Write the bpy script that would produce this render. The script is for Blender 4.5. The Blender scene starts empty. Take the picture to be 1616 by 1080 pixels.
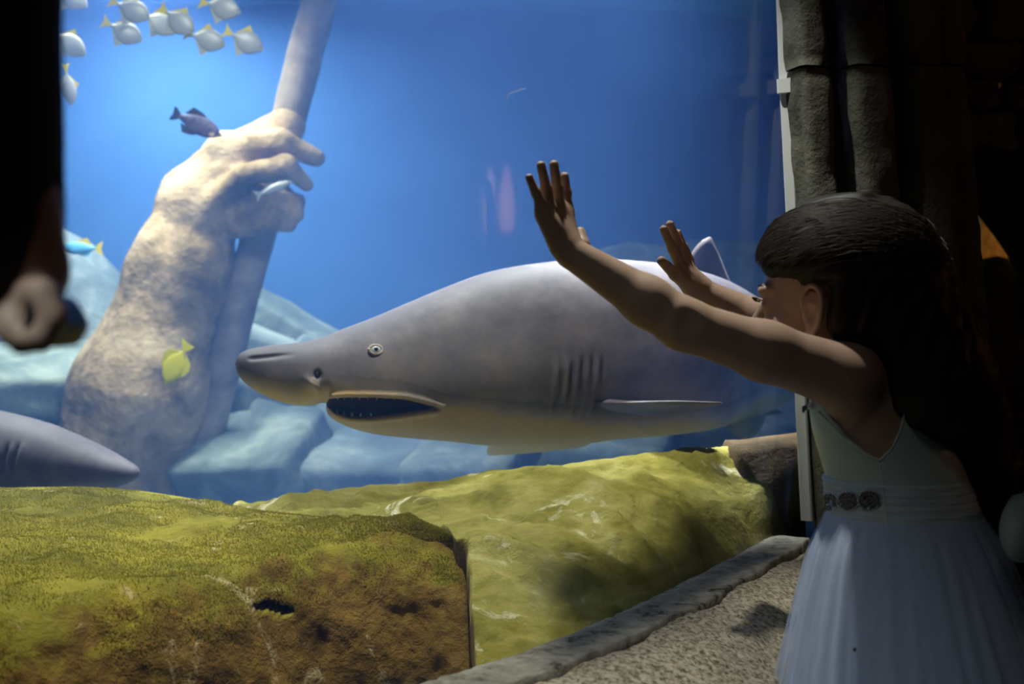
import bpy, bmesh, math, random
import numpy as np
from mathutils import Vector, Matrix

random.seed(7)
RNG = np.random.default_rng(11)
C = bpy.context.scene.collection
SC = bpy.context.scene
PI = math.pi

# ------------------------------------------------------------------ camera
CAMZ = 1.0
F = 1616 * 40.0 / 36.0            # focal length in pixels of the 1616 px frame
cam_d = bpy.data.cameras.new('camera')
cam_d.lens = 40.0
cam_d.sensor_width = 36.0
cam_d.clip_start = 0.02
cam_d.dof.use_dof = True
cam_d.dof.focus_distance = 1.95
cam_d.dof.aperture_fstop = 4.0
cam = bpy.data.objects.new('camera', cam_d)
cam.location = (0, 0, CAMZ)
cam.rotation_euler = (PI / 2, 0, 0)
C.objects.link(cam)
SC.camera = cam

# ------------------------------------------------------------------ world, exposure
SC.view_settings.view_transform = 'Standard'
SC.view_settings.look = 'None'
SC.view_settings.gamma = 1.0
SC.view_settings.use_curve_mapping = False
SC.view_settings.exposure = 0.0
w = bpy.data.worlds.new('world')
SC.world = w
w.use_nodes = True
w.node_tree.nodes['Background'].inputs[0].default_value = (0.02, 0.025, 0.03, 1)
w.node_tree.nodes['Background'].inputs[1].default_value = 0.02
cy = SC.cycles
cy.use_denoising = True
cy.max_bounces = 8
cy.diffuse_bounces = 3
cy.glossy_bounces = 3
cy.transmission_bounces = 4
cy.volume_bounces = 1
cy.transparent_max_bounces = 16
cy.caustics_reflective = False
cy.caustics_refractive = False
cy.sample_clamp_indirect = 4.0


def area(name, loc, target, size, size_y, power, col=(1, 1, 1), spread=180):
    d = bpy.data.lights.new(name, 'AREA')
    d.shape = 'RECTANGLE'
    d.size = size
    d.size_y = size_y
    d.energy = power
    d.color = col
    d.spread = math.radians(spread)
    o = bpy.data.objects.new(name, d)
    o.location = loc
    o.rotation_euler = (Vector(target) - Vector(loc)).to_track_quat('-Z', 'Y').to_euler()
    C.objects.link(o)
    return o


def point(name, loc, power, col=(1, 1, 1), r=0.05):
    d = bpy.data.lights.new(name, 'POINT')
    d.energy = power
    d.color = col
    d.shadow_soft_size = r
    o = bpy.data.objects.new(name, d)
    o.location = loc
    C.objects.link(o)
    return o


def spot(name, loc, target, power, angle, blend=0.5, col=(1, 1, 1), r=0.08):
    d = bpy.data.lights.new(name, 'SPOT')
    d.energy = power
    d.color = col
    d.spot_size = math.radians(angle)
    d.spot_blend = blend
    d.shadow_soft_size = r
    o = bpy.data.objects.new(name, d)
    o.location = loc
    o.rotation_euler = (Vector(target) - Vector(loc)).to_track_quat('-Z', 'Y').to_euler()
    C.objects.link(o)
    return o


# tank lamps and added fill lights, all under the water surface
area('tank_lamp_back', (-1.75, 5.55, 2.82), (-1.75, 6.1, 0.5), 0.5, 0.3, 52, (0.95, 0.98, 1.0), 160)
area('tank_lamp_main', (-1.55, 4.45, 2.84), (-1.45, 4.75, 0.6), 0.5, 0.4, 42, (1.0, 0.97, 0.92), 110)
area('middle_fill', (-0.6, 3.05, 2.84), (-1.42, 4.95, 0.75), 0.5, 0.4, 11, (1.0, 0.97, 0.92), 100)  # weak front fill added for the statue
spot('tank_lamp_reef', (-0.08, 1.95, 2.84), (0.16, 2.05, 0.6), 200, 58, 0.5, (1.0, 0.96, 0.86), 0.03)
area('tank_lamp_shark', (-0.05, 3.22, 2.84), (-0.05, 2.98, 0.5), 1.1, 0.15, 52, (0.95, 0.97, 1.0), 36)
area('tank_lamp_left', (-1.5, 3.2, 2.84), (-1.3, 2.95, 0.7), 0.4, 0.4, 22, (0.97, 0.98, 1.0), 75)
spot('surface_uplight', (0.9, 5.5, 2.2), (1.0, 6.45, 2.9), 7, 60, 0.6, (0.7, 0.9, 1.0), 0.05)  # upward spot added to brighten the ripples overhead
spot('rock_fill', (-0.86, 1.56, 2.82), (-0.74, 1.70, 0.5), 105, 35, 0.7, (1.0, 0.93, 0.80), 0.06)  # spot added to brighten the front face of the near rock
# dim downlights of the visitors' hall
area('hall_downlight', (0.15, 0.35, 2.7), (0.35, 1.5, 0.5), 0.3, 0.3, 0.18, (1.0, 0.9, 0.78), 90)
area('hall_downlight', (-0.75, -0.5, 2.5), (-0.3, 0.7, 1.0), 0.2, 0.2, 0.8, (0.80, 0.92, 0.95), 35)
# warm lamp of the passage behind the column
point('passage_lamp', (2.16, 4.10, 1.32), 3.0, (1.0, 0.50, 0.12), 0.05)


# ------------------------------------------------------------------ helpers
def P(px, py, Y):
    """point at depth Y that the photograph shows at (px, py)"""
    return np.array([(px - 808.0) / F * Y, Y, CAMZ + (540.0 - py) / F * Y])


def link(name, me, mat=None, parent=None):
    o = bpy.data.objects.new(name, me)
    C.objects.link(o)
    if mat is not None and len(me.materials) == 0:
        me.materials.append(mat)
    if parent is not None:
        o.parent = parent
    return o


def mesh(name, verts, faces, mat=None, parent=None, smooth=True, loc=None):
    v = np.asarray(verts, dtype=float)
    if loc is not None:
        v = v - np.asarray(loc, dtype=float)
    elif parent is not None:
        v = v - np.array(world_loc(parent))
    me = bpy.data.meshes.new(name)
    if isinstance(faces, np.ndarray):
        faces = faces.tolist()
    me.from_pydata(v.tolist(), [], faces)
    if smooth and len(me.polygons):
        me.polygons.foreach_set('use_smooth', [True] * len(me.polygons))
    me.update()
    o = link(name, me, mat, parent)
    if loc is not None:
        o.location = Vector(loc) - (world_loc(parent) if parent is not None else Vector((0, 0, 0)))
    return o


def world_loc(o):
    v = Vector(o.location)
    p = o.parent
    while p is not None:
        v = v + Vector(p.location)
        p = p.parent
    return v


def thing(name, label, cat, loc=(0, 0, 0), group=None):
    o = bpy.data.objects.new(name, None)
    o.empty_display_size = 0.05
    C.objects.link(o)
    o.location = loc
    tag(o, label, cat, group)
    return o


def tag(o, label=None, cat=None, group=None, kind=None):
    if label:
        o['label'] = label
    if cat:
        o['category'] = cat
    if group:
        o['group'] = group
    if kind:
        o['kind'] = kind
    return o


def _hash(i, j, k, seed):
    n = (i * 374761393 + j * 668265263 + k * 2147483647 + seed * 974634541) & 0xFFFFFFFF
    n = ((n ^ (n >> 13)) * 1274126177) & 0xFFFFFFFF
    n = (n ^ (n >> 16)) & 0xFFFF
    return n / 32767.5 - 1.0


def vnoise(p, seed=0):
    p = np.asarray(p, dtype=float)
    i = np.floor(p).astype(np.int64)
    f = p - i
    u = f * f * (3 - 2 * f)
    r = 0
    for a in (0, 1):
        wa = u[..., 0] if a else 1 - u[..., 0]
        for b in (0, 1):
            wb = u[..., 1] if b else 1 - u[..., 1]
            for c in (0, 1):
                wc = u[..., 2] if c else 1 - u[..., 2]
                r = r + wa * wb * wc * _hash(i[..., 0] + a, i[..., 1] + b, i[..., 2] + c, seed)
    return r


def fbm(p, scale, octaves=4, seed=0, gain=0.5):
    p = np.asarray(p, dtype=float) * scale
    a, s, r = 1.0, 0.0, 0
    for o in range(octaves):
        r = r + a * vnoise(p + 17.3 * o, seed + o)
        s += a
        a *= gain
        p = p * 2.03
    return r / s


def pchip(xs, ys, x):
    xs = np.asarray(xs, float)
    ys = np.asarray(ys, float)
    h = np.diff(xs)
    d = np.diff(ys) / h
    m = np.zeros_like(ys)
    m[0], m[-1] = d[0], d[-1]
    for k in range(1, len(xs) - 1):
        if d[k - 1] * d[k] > 0:
            w1, w2 = 2 * h[k] + h[k - 1], h[k] + 2 * h[k - 1]
            m[k] = (w1 + w2) / (w1 / d[k - 1] + w2 / d[k])
    x = np.clip(x, xs[0], xs[-1])
    k = np.clip(np.searchsorted(xs, x) - 1, 0, len(xs) - 2)
    t = (x - xs[k]) / h[k]
    return ((1 + 2 * t) * (1 - t) ** 2 * ys[k] + t * (1 - t) ** 2 * h[k] * m[k]
            + t * t * (3 - 2 * t) * ys[k + 1] + t * t * (t - 1) * h[k] * m[k + 1])


def catmull(pts, n):
    pts = np.asarray(pts, float)
    p = np.vstack([2 * pts[0] - pts[1], pts, 2 * pts[-1] - pts[-2]])
    out = []
    m = len(pts) - 1
    for q in np.linspace(0, m, n):
        k = min(int(q), m - 1)
        t = q - k
        a, b, c, d = p[k], p[k + 1], p[k + 2], p[k + 3]
        out.append(0.5 * (2 * b + (c - a) * t + (2 * a - 5 * b + 4 * c - d) * t * t + (3 * b - a - 3 * c + d) * t ** 3))
    return np.array(out)


def grid_faces(nu, nv, close_v=False, close_u=False):
    f = []
    for i in range(nu - (0 if close_u else 1)):
        i2 = (i + 1) % nu
        for j in range(nv - (0 if close_v else 1)):
            j2 = (j + 1) % nv
            f.append((i * nv + j, i2 * nv + j, i2 * nv + j2, i * nv + j2))
    return f


def tube(pts, radii, n=10):
    """verts, faces of a capped tube along pts"""
    pts = np.asarray(pts, float)
    if np.isscalar(radii):
        radii = [radii] * len(pts)
    v = []
    up = np.array([0.13, 0.31, 0.94])
    for i in range(len(pts)):
        t = pts[min(i + 1, len(pts) - 1)] - pts[max(i - 1, 0)]
        t = t / (np.linalg.norm(t) + 1e-12)
        a = np.cross(t, up)
        if np.linalg.norm(a) < 1e-3:
            a = np.cross(t, [1, 0, 0])
        a /= np.linalg.norm(a)
        b = np.cross(t, a)
        for k in range(n):
            an = 2 * PI * k / n
            v.append(pts[i] + radii[i] * (math.cos(an) * a + math.sin(an) * b))
    f = grid_faces(len(pts), n, True)
    f.append(tuple(range(n - 1, -1, -1)))
    f.append(tuple((len(pts) - 1) * n + k for k in range(n)))
    return v, f


class MB:
    """collects pieces of ONE mesh"""
    def __init__(self):
        self.v, self.f = [], []

    def add(self, v, f):
        o = len(self.v)
        self.v.extend([tuple(map(float, q)) for q in v])
        self.f.extend([tuple(int(i) + o for i in q) for q in f])
        return self

    def tube(self, pts, r, n=8):
        return self.add(*tube(pts, r, n))

    def ball(self, c, r, nu=8, nv=6):
        v, f = ball(c, r, nu, nv)
        return self.add(v, f)

    def build(self, name, mat, parent=None, smooth=True, loc=None):
        return mesh(name, self.v, self.f, mat, parent, smooth, loc)


def ball(c, r, nu=12, nv=8):
    c = np.asarray(c, float)
    r = np.ones(3) * r
    v = [c + r * np.array([0, 0, 1])]
    for j in range(1, nv):
        th = PI * j / nv
        for i in range(nu):
            ph = 2 * PI * i / nu
            v.append(c + r * np.array([math.sin(th) * math.cos(ph), math.sin(th) * math.sin(ph), math.cos(th)]))
    v.append(c - r * np.array([0, 0, 1]))
    f = [(0, 1 + i, 1 + (i + 1) % nu) for i in range(nu)]
    for j in range(nv - 2):
        for i in range(nu):
            a = 1 + j * nu
            f.append((a + i, a + nu + i, a + nu + (i + 1) % nu, a + (i + 1) % nu))
    a = 1 + (nv - 2) * nu
    f += [(len(v) - 1, a + (i + 1) % nu, a + i) for i in range(nu)]
    return v, f


def plate(poly, thick_dir):
    """a flat polygon given thickness: verts, faces"""
    poly = np.asarray(poly, float)
    d = np.asarray(thick_dir, float) / 2
    n = len(poly)
    v = list(poly + d) + list(poly - d)
    f = [tuple(range(n)), tuple(range(2 * n - 1, n - 1, -1))]
    f += [(i, n + i, n + (i + 1) % n, (i + 1) % n) for i in range(n)]
    return v, f


def fin(outline, normal, t0, n=10):
    """a fin: outline as two edges (leading, trailing) of equal count; thick in the middle, thin at the edges"""
    lead, trail = [catmull(e, n) for e in outline]
    nr = np.asarray(normal, float)
    nr = nr / np.linalg.norm(nr)
    m = 7
    v = []
    for i in range(n):
        s = i / (n - 1)
        th = t0 * (1 - 0.85 * s)
        for k in range(m):
            q = k / (m - 1)
            prof = math.sqrt(max(0, math.sin(PI * q ** 0.7))) if 0 < k < m - 1 else 0.06
            v.append(lead[i] * (1 - q) + trail[i] * q + nr * th * prof * 0.5)
        for k in range(m - 1, -1, -1):
            q = k / (m - 1)
            prof = math.sqrt(max(0, math.sin(PI * q ** 0.7))) if 0 < k < m - 1 else 0.06
            v.append(lead[i] * (1 - q) + trail[i] * q - nr * th * prof * 0.5)
    f = grid_faces(n, 2 * m, True)
    f.append(tuple(range(2 * m)))
    f.append(tuple((n - 1) * 2 * m + k for k in range(2 * m - 1, -1, -1)))
    return v, f


# ------------------------------------------------------------------ implicit surfaces
def roundcone(a, b, ra, rb=None):
    a = np.asarray(a, float)
    b = np.asarray(b, float)
    rb = ra if rb is None else rb
    ba = b - a
    L = float(ba @ ba) + 1e-12

    def f(x, y, z):
        px, py, pz = x - a[0], y - a[1], z - a[2]
        t = np.clip((px * ba[0] + py * ba[1] + pz * ba[2]) / L, 0, 1)
        return np.sqrt((px - t * ba[0]) ** 2 + (py - t * ba[1]) ** 2 + (pz - t * ba[2]) ** 2) - (ra + t * (rb - ra))
    r = max(ra, rb)
    return f, np.minimum(a, b) - r, np.maximum(a, b) + r


def ellip(c, r, axes=None):
    c = np.asarray(c, float)
    r = np.asarray(r, float)
    R = np.eye(3) if axes is None else np.array(axes, float)   # rows are axes

    def f(x, y, z):
        p = (x - c[0], y - c[1], z - c[2])
        k0 = k1 = 0
        for i in range(3):
            q = R[i, 0] * p[0] + R[i, 1] * p[1] + R[i, 2] * p[2]
            k0 = k0 + (q / r[i]) ** 2
            k1 = k1 + (q / r[i] ** 2) ** 2
        k0 = np.sqrt(k0)
        return k0 * (k0 - 1) / (np.sqrt(k1) + 1e-9)
    m = float(r.max())
    return f, c - m, c + m


class SDF:
    def __init__(self):
        self.ops = []

    def add(self, prim, k=0.01, pad=0.0):
        self.ops.append(('u', prim, k))
        return self

    def sub(self, prim, k=0.005):
        self.ops.append(('s', prim, k))
        return self

    def cut(self, f, k=0.002):
        """remove where f < 0, everywhere"""
        self.ops.append(('c', (f, None, None), k))
        return self

    @staticmethod
    def mix(op, d, e, k):
        if op == 'u':
            h = np.clip(0.5 + 0.5 * (e - d) / k, 0, 1)
            return e + (d - e) * (1 - h) * 0 + (d - e) * h - k * h * (1 - h)
        e = -e
        h = np.clip(0.5 + 0.5 * (e - d) / k, 0, 1)
        return d * (1 - h) + e * h + k * h * (1 - h)

    def eval(self, p):
        p = np.asarray(p, float)
        x, y, z = p[..., 0], p[..., 1], p[..., 2]
        d = np.full(x.shape, 1.0)
        for op, (f, lo, hi), k in self.ops:
            d = self.mix(op, d, f(x, y, z), k)
        return d

    def polygonise(self, h, noise=None, pad=None):
        los = [q[1][1] for q in self.ops if q[0] == 'u']
        his = [q[1][2] for q in self.ops if q[0] == 'u']
        lo = np.min(los, axis=0) - 4 * h
        hi = np.max(his, axis=0) + 4 * h
        n = np.ceil((hi - lo) / h).astype(int) + 1
        ax = [(lo[i] + h * np.arange(n[i])).astype(np.float32) for i in range(3)]
        d = np.full(n, 1.0, dtype=np.float32)
        for op, (f, a, b), k in self.ops:
            if a is None:
                s = [slice(0, n[i]) for i in range(3)]
            else:
                m = k + 3 * h
                s = [slice(max(0, int((a[i] - m - lo[i]) / h)), min(n[i], int((b[i] + m - lo[i]) / h) + 2)) for i in range(3)]
            e = f(ax[0][s[0]][:, None, None], ax[1][s[1]][None, :, None], ax[2][s[2]][None, None, :])
            d[tuple(s)] = self.mix(op, d[tuple(s)], e, k)
        if noise is not None:
            near = np.argwhere(np.abs(d) < 6 * h)
            pts = lo + near * h
            d[near[:, 0], near[:, 1], near[:, 2]] += noise(pts)
        return surface_nets(d, lo, h)


def surface_nets(d, lo, h):
    s = d < 0
    c = np.zeros(tuple(q - 1 for q in d.shape), dtype=np.int8)
    for a in (0, 1):
        for b in (0, 1):
            for e in (0, 1):
                c += s[a:d.shape[0] - 1 + a, b:d.shape[1] - 1 + b, e:d.shape[2] - 1 + e]
    act = (c > 0) & (c < 8)
    idx = np.argwhere(act)
    ids = np.full(c.shape, -1, dtype=np.int32)
    ids[act] = np.arange(len(idx))
    acc = np.zeros((len(idx), 3))
    cnt = np.zeros(len(idx))
    corners = [(a, b, e) for a in (0, 1) for b in (0, 1) for e in (0, 1)]
    for p in corners:
        for axis in range(3):
            if p[axis] == 1:
                continue
            q = list(p)
            q[axis] = 1
            d0 = d[idx[:, 0] + p[0], idx[:, 1] + p[1], idx[:, 2] + p[2]]
            d1 = d[idx[:, 0] + q[0], idx[:, 1] + q[1], idx[:, 2] + q[2]]
            m = (d0 < 0) != (d1 < 0)
            t = np.where(m, d0 / np.where(m, d0 - d1, 1), 0)
            pt = np.array(p, float)[None, :].repeat(len(idx), 0)
            pt[:, axis] = t
            acc[m] += pt[m]
            cnt[m] += 1
    v = lo + h * (idx + acc / np.maximum(cnt, 1)[:, None])
    faces = []
    for axis in range(3):
        sl0 = [slice(None)] * 3
        sl1 = [slice(None)] * 3
        sl0[axis] = slice(0, -1)
        sl1[axis] = slice(1, None)
        ch = s[tuple(sl0)] != s[tuple(sl1)]
        e = np.argwhere(ch)
        u, w2 = [(1, 2), (2, 0), (0, 1)][axis]
        ok = (e[:, u] > 0) & (e[:, w2] > 0) & (e[:, u] < d.shape[u] - 1) & (e[:, w2] < d.shape[w2] - 1)
        e = e[ok]
        inside = s[e[:, 0], e[:, 1], e[:, 2]]
        q = []
        for du, dw in ((-1, -1), (0, -1), (0, 0), (-1, 0)):
            k = e.copy()
            k[:, u] += du
            k[:, w2] += dw
            q.append(ids[k[:, 0], k[:, 1], k[:, 2]])
        q = np.stack(q, 1)
        q[~inside] = q[~inside][:, ::-1]
        faces.append(q)
    faces = np.vstack(faces)
    return v, faces


def poly2d(poly):
    poly = np.asarray(poly, float)

    def f(a, c):
        d = None
        inside = np.zeros(np.broadcast(a, c).shape, dtype=bool)
        n = len(poly)
        for i in range(n):
            p, q = poly[i], poly[(i + 1) % n]
            ex, ey = q - p
            t = np.clip(((a - p[0]) * ex + (c - p[1]) * ey) / (ex * ex + ey * ey), 0, 1)
            dd = (a - p[0] - t * ex) ** 2 + (c - p[1] - t * ey) ** 2
            d = dd if d is None else np.minimum(d, dd)
            cr = (p[1] > c) != (q[1] > c)
            xx = p[0] + (c - p[1]) / (ey if abs(ey) > 1e-12 else 1e-12) * ex
            inside ^= cr & (a < xx)
        d = np.sqrt(d)
        return np.where(inside, -d, d)
    return f


# ------------------------------------------------------------------ materials
def new_mat(name):
    m = bpy.data.materials.new(name)
    m.use_nodes = True
    nt = m.node_tree
    b = nt.nodes['Principled BSDF']
    return m, nt, b


def N(nt, t, **kw):
    n = nt.nodes.new(t)
    for k, v in kw.items():
        setattr(n, k, v)
    return n


def plain(name, col, rough=0.6, spec=0.4, metal=0.0, **kw):
    m, nt, b = new_mat(name)
    b.inputs['Base Color'].default_value = (*col, 1)
    b.inputs['Roughness'].default_value = rough
    b.inputs['Specular IOR Level'].default_value = spec
    b.inputs['Metallic'].default_value = metal
    for k, v in kw.items():
        b.inputs[k.replace('_', ' ')].default_value = v
    return m


def ramp_node(nt, stops):
    r = N(nt, 'ShaderNodeValToRGB')
    el = r.color_ramp.elements
    while len(el) < len(stops):
        el.new(0.5)
    for e, (p, c) in zip(el, stops):
        e.position = p
        e.color = (*c, 1)
    return r


def noisy(name, stops, scale=8, detail=6, rough=0.8, bump=0.3, bscale=None, bdist=0.02, spec=0.3, stretch=(1, 1, 1), distort=0.4):
    """a mottled surface: colour from a noise ramp, fine relief from a second noise"""
    m, nt, b = new_mat(name)
    tc = N(nt, 'ShaderNodeTexCoord')
    mp = N(nt, 'ShaderNodeMapping')
    mp.inputs['Scale'].default_value = stretch
    nt.links.new(tc.outputs['Object'], mp.inputs['Vector'])
    n1 = N(nt, 'ShaderNodeTexNoise')
    n1.inputs['Scale'].default_value = scale
    n1.inputs['Detail'].default_value = detail
    n1.inputs['Roughness'].default_value = 0.65
    n1.inputs['Distortion'].default_value = distort
    nt.links.new(mp.outputs[0], n1.inputs['Vector'])
    r = ramp_node(nt, stops)
    nt.links.new(n1.outputs['Fac'], r.inputs[0])
    nt.links.new(r.outputs[0], b.inputs['Base Color'])
    n2 = N(nt, 'ShaderNodeTexNoise')
    n2.inputs['Scale'].default_value = bscale or scale * 5
    n2.inputs['Detail'].default_value = 5
    n2.inputs['Roughness'].default_value = 0.7
    nt.links.new(mp.outputs[0], n2.inputs['Vector'])
    bp = N(nt, 'ShaderNodeBump')
    bp.inputs['Strength'].default_value = bump
    bp.inputs['Distance'].default_value = bdist
    nt.links.new(n2.outputs['Fac'], bp.inputs['Height'])
    nt.links.new(bp.outputs[0], b.inputs['Normal'])
    b.inputs['Roughness'].default_value = rough
    b.inputs['Specular IOR Level'].default_value = spec
    return m


def algae_rock(name, algae, bare, light, thresh=0.45, scale=5.0, bare_up=False):
    """algae grows on faces that look up, bare stone shows on steep faces"""
    m, nt, b = new_mat(name)
    tc = N(nt, 'ShaderNodeTexCoord')
    geo = N(nt, 'ShaderNodeNewGeometry')
    sep = N(nt, 'ShaderNodeSeparateXYZ')
    nt.links.new(geo.outputs['Normal'], sep.inputs[0])

    def noise(sc, det=6, dist=0.3):
        n = N(nt, 'ShaderNodeTexNoise')
        n.inputs['Scale'].default_value = sc
        n.inputs['Detail'].default_value = det
        n.inputs['Roughness'].default_value = 0.65
        n.inputs['Distortion'].default_value = dist
        nt.links.new(tc.outputs['Object'], n.inputs['Vector'])
        return n
    na, nb, nc, nd = noise(scale * 1.3), noise(scale * 2.2), noise(scale * 4), noise(scale * 26, 4)
    ra = ramp_node(nt, algae)
    rb = ramp_node(nt, bare)
    nt.links.new(na.outputs['Fac'], ra.inputs[0])
    nt.links.new(nb.outputs['Fac'], rb.inputs[0])
    # growth mask = normal z + noise
    ma = N(nt, 'ShaderNodeMath', operation='MULTIPLY_ADD')
    nt.links.new(nc.outputs['Fac'], ma.inputs[0])
    ma.inputs[1].default_value = 1.1
    nt.links.new(sep.outputs['Z'], ma.inputs[2])
    mr = N(nt, 'ShaderNodeMapRange')
    nt.links.new(ma.outputs[0], mr.inputs['Value'])
    mr.inputs['From Min'].default_value = thresh + 0.35
    mr.inputs['From Max'].default_value = thresh + 0.68
    mx = N(nt, 'ShaderNodeMix', data_type='RGBA')
    nt.links.new(mr.outputs[0], mx.inputs['Factor'])
    nt.links.new(rb.outputs[0], mx.inputs['A'])
    nt.links.new(ra.outputs[0], mx.inputs['B'])
    # pale worn flecks
    fl = N(nt, 'ShaderNodeMapRange')
    nt.links.new(noise(scale * 1.9, 7, 1.2).outputs['Fac'], fl.inputs['Value'])
    fl.inputs['From Min'].default_value = 0.60
    fl.inputs['From Max'].default_value = 0.72
    mx2 = N(nt, 'ShaderNodeMix', data_type='RGBA')
    nt.links.new(fl.outputs[0], mx2.inputs['Factor'])
    nt.links.new(mx.outputs['Result'], mx2.inputs['A'])
    mx2.inputs['B'].default_value = (*light, 1)
    nt.links.new(mx2.outputs['Result'], b.inputs['Base Color'])
    ad = N(nt, 'ShaderNodeMath', operation='MULTIPLY_ADD')
    nt.links.new(nd.outputs['Fac'], ad.inputs[0])
    ad.inputs[1].default_value = 0.35
    nt.links.new(nc.outputs['Fac'], ad.inputs[2])
    bp = N(nt, 'ShaderNodeBump')
    bp.inputs['Strength'].default_value = 0.55
    bp.inputs['Distance'].default_value = 0.02
    nt.links.new(ad.outputs[0], bp.inputs['Height'])
    nt.links.new(bp.outputs[0], b.inputs['Normal'])
    b.inputs['Roughness'].default_value = 0.85
    b.inputs['Specular IOR Level'].default_value = 0.2
    return m


def attr_mat(name, attr, stops, rough=0.6, spec=0.22, nscale=20, namp=0.25, bump=0.15):
    """colour from a vertex attribute (0..1) broken up by noise: animal markings"""
    m, nt, b = new_mat(name)
    at = N(nt, 'ShaderNodeAttribute', attribute_name=attr)
    tc = N(nt, 'ShaderNodeTexCoord')
    n = N(nt, 'ShaderNodeTexNoise')
    n.inputs['Scale'].default_value = nscale
    n.inputs['Detail'].default_value = 6
    n.inputs['Roughness'].default_value = 0.7
    nt.links.new(tc.outputs['Object'], n.inputs['Vector'])
    sb = N(nt, 'ShaderNodeMath', operation='MULTIPLY_ADD')
    nt.links.new(n.outputs['Fac'], sb.inputs[0])
    sb.inputs[1].default_value = namp
    nt.links.new(at.outputs['Fac'], sb.inputs[2])
    s2 = N(nt, 'ShaderNodeMath', operation='SUBTRACT')
    nt.links.new(sb.outputs[0], s2.inputs[0])
    s2.inputs[1].default_value = namp * 0.5
    r = ramp_node(nt, stops)
    nt.links.new(s2.outputs[0], r.inputs[0])
    am_ = N(nt, 'ShaderNodeAttribute', attribute_name='mouth')
    mq = N(nt, 'ShaderNodeMapRange')
    nt.links.new(am_.outputs['Fac'], mq.inputs['Value'])
    mq.inputs['From Min'].default_value = 0.25
    mq.inputs['From Max'].default_value = 0.6
    mm_ = N(nt, 'ShaderNodeMix', data_type='RGBA')
    nt.links.new(mq.outputs[0], mm_.inputs['Factor'])
    nt.links.new(r.outputs[0], mm_.inputs['A'])
    mm_.inputs['B'].default_value = (0.035, 0.016, 0.012, 1)
    nt.links.new(mm_.outputs['Result'], b.inputs['Base Color'])
    bp = N(nt, 'ShaderNodeBump')
    bp.inputs['Strength'].default_value = bump
    bp.inputs['Distance'].default_value = 0.004
    nt.links.new(n.outputs['Fac'], bp.inputs['Height'])
    nt.links.new(bp.outputs[0], b.inputs['Normal'])
    b.inputs['Roughness'].default_value = rough
    b.inputs['Specular IOR Level'].default_value = spec
    return m


def set_attr(o, name, vals):
    a = o.data.attributes.new(name, 'FLOAT', 'POINT')
    a.data.foreach_set('value', np.asarray(vals, dtype=np.float32))


M = {}
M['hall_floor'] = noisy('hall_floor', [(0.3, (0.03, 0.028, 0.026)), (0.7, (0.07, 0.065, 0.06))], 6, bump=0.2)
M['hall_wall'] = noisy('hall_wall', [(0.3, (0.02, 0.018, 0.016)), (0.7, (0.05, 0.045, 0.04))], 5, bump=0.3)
M['tank_wall'] = noisy('tank_wall', [(0.3, (0.05, 0.15, 0.40)), (0.7, (0.07, 0.185, 0.47))], 1.5, bump=0.1)
M['tank_stone'] = noisy('tank_stone', [(0.25, (0.06, 0.08, 0.085)), (0.5, (0.18, 0.225, 0.22)), (0.75, (0.42, 0.47, 0.42))], 3.6, bump=0.5)
M['tank_stone_dark'] = noisy('tank_stone_dark', [(0.25, (0.05, 0.07, 0.08)), (0.55, (0.16, 0.20, 0.22)), (0.8, (0.42, 0.46, 0.45))], 3.0, bump=0.5)
M['statue'] = noisy('statue', [(0.32, (0.07, 0.045, 0.022)), (0.43, (0.22, 0.15, 0.06)), (0.53, (0.42, 0.29, 0.16)), (0.72, (0.66, 0.50, 0.31))], 3.4, bump=0.6, bscale=22, bdist=0.03)
M['statue_staff'] = noisy('statue_staff', [(0.3, (0.10, 0.08, 0.065)), (0.52, (0.25, 0.20, 0.16)), (0.75, (0.42, 0.35, 0.28))], 4.0, bump=0.4, bscale=20, bdist=0.02)
M['sill'] = noisy('sill', [(0.34, (0.06, 0.05, 0.035)), (0.45, (0.26, 0.215, 0.15)), (0.55, (0.44, 0.37, 0.27)), (0.72, (0.60, 0.53, 0.41))], 130, 4, bump=0.6, bscale=160, bdist=0.006)
M['sill_strip'] = noisy('sill_strip', [(0.36, (0.05, 0.042, 0.034)), (0.43, (0.22, 0.195, 0.155)), (0.6, (0.35, 0.32, 0.26)), (0.75, (0.46, 0.42, 0.34))], 30, 6, bump=0.5, bscale=70, bdist=0.006)
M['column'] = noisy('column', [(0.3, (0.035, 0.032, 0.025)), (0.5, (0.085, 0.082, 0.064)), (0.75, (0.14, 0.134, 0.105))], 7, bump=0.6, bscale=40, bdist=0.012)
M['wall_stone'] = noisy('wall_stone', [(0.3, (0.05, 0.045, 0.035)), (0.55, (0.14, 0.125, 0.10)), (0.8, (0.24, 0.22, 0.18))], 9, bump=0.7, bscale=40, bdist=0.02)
M['warm_wall'] = noisy('warm_wall', [(0.3, (0.35, 0.22, 0.10)), (0.7, (0.62, 0.45, 0.25))], 9, bump=0.6, bscale=30, bdist=0.02)
M['metal_frame'] = plain('metal_frame', (0.66, 0.68, 0.68), 0.45, 0.5, 0.1)
M['skin'] = noisy('skin', [(0.3, (0.44, 0.29, 0.215)), (0.7, (0.52, 0.35, 0.265))], 30, bump=0.05, bscale=300, bdist=0.001, rough=0.5, spec=0.4)
M['skin'].node_tree.nodes['Principled BSDF'].inputs['Subsurface Weight'].default_value = 0.06
M['skin'].node_tree.nodes['Principled BSDF'].inputs['Subsurface Radius'].default_value = (0.012, 0.004, 0.002)
M['skin'].node_tree.nodes['Principled BSDF'].inputs['Subsurface Scale'].default_value = 1.0
M['nail'] = plain('nail', (0.62, 0.40, 0.32), 0.3)
M['satin'] = noisy('satin', [(0.3, (0.52, 0.66, 0.62)), (0.7, (0.58, 0.72, 0.68))], 5, rough=0.38, bump=0.08, bscale=30)
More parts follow.
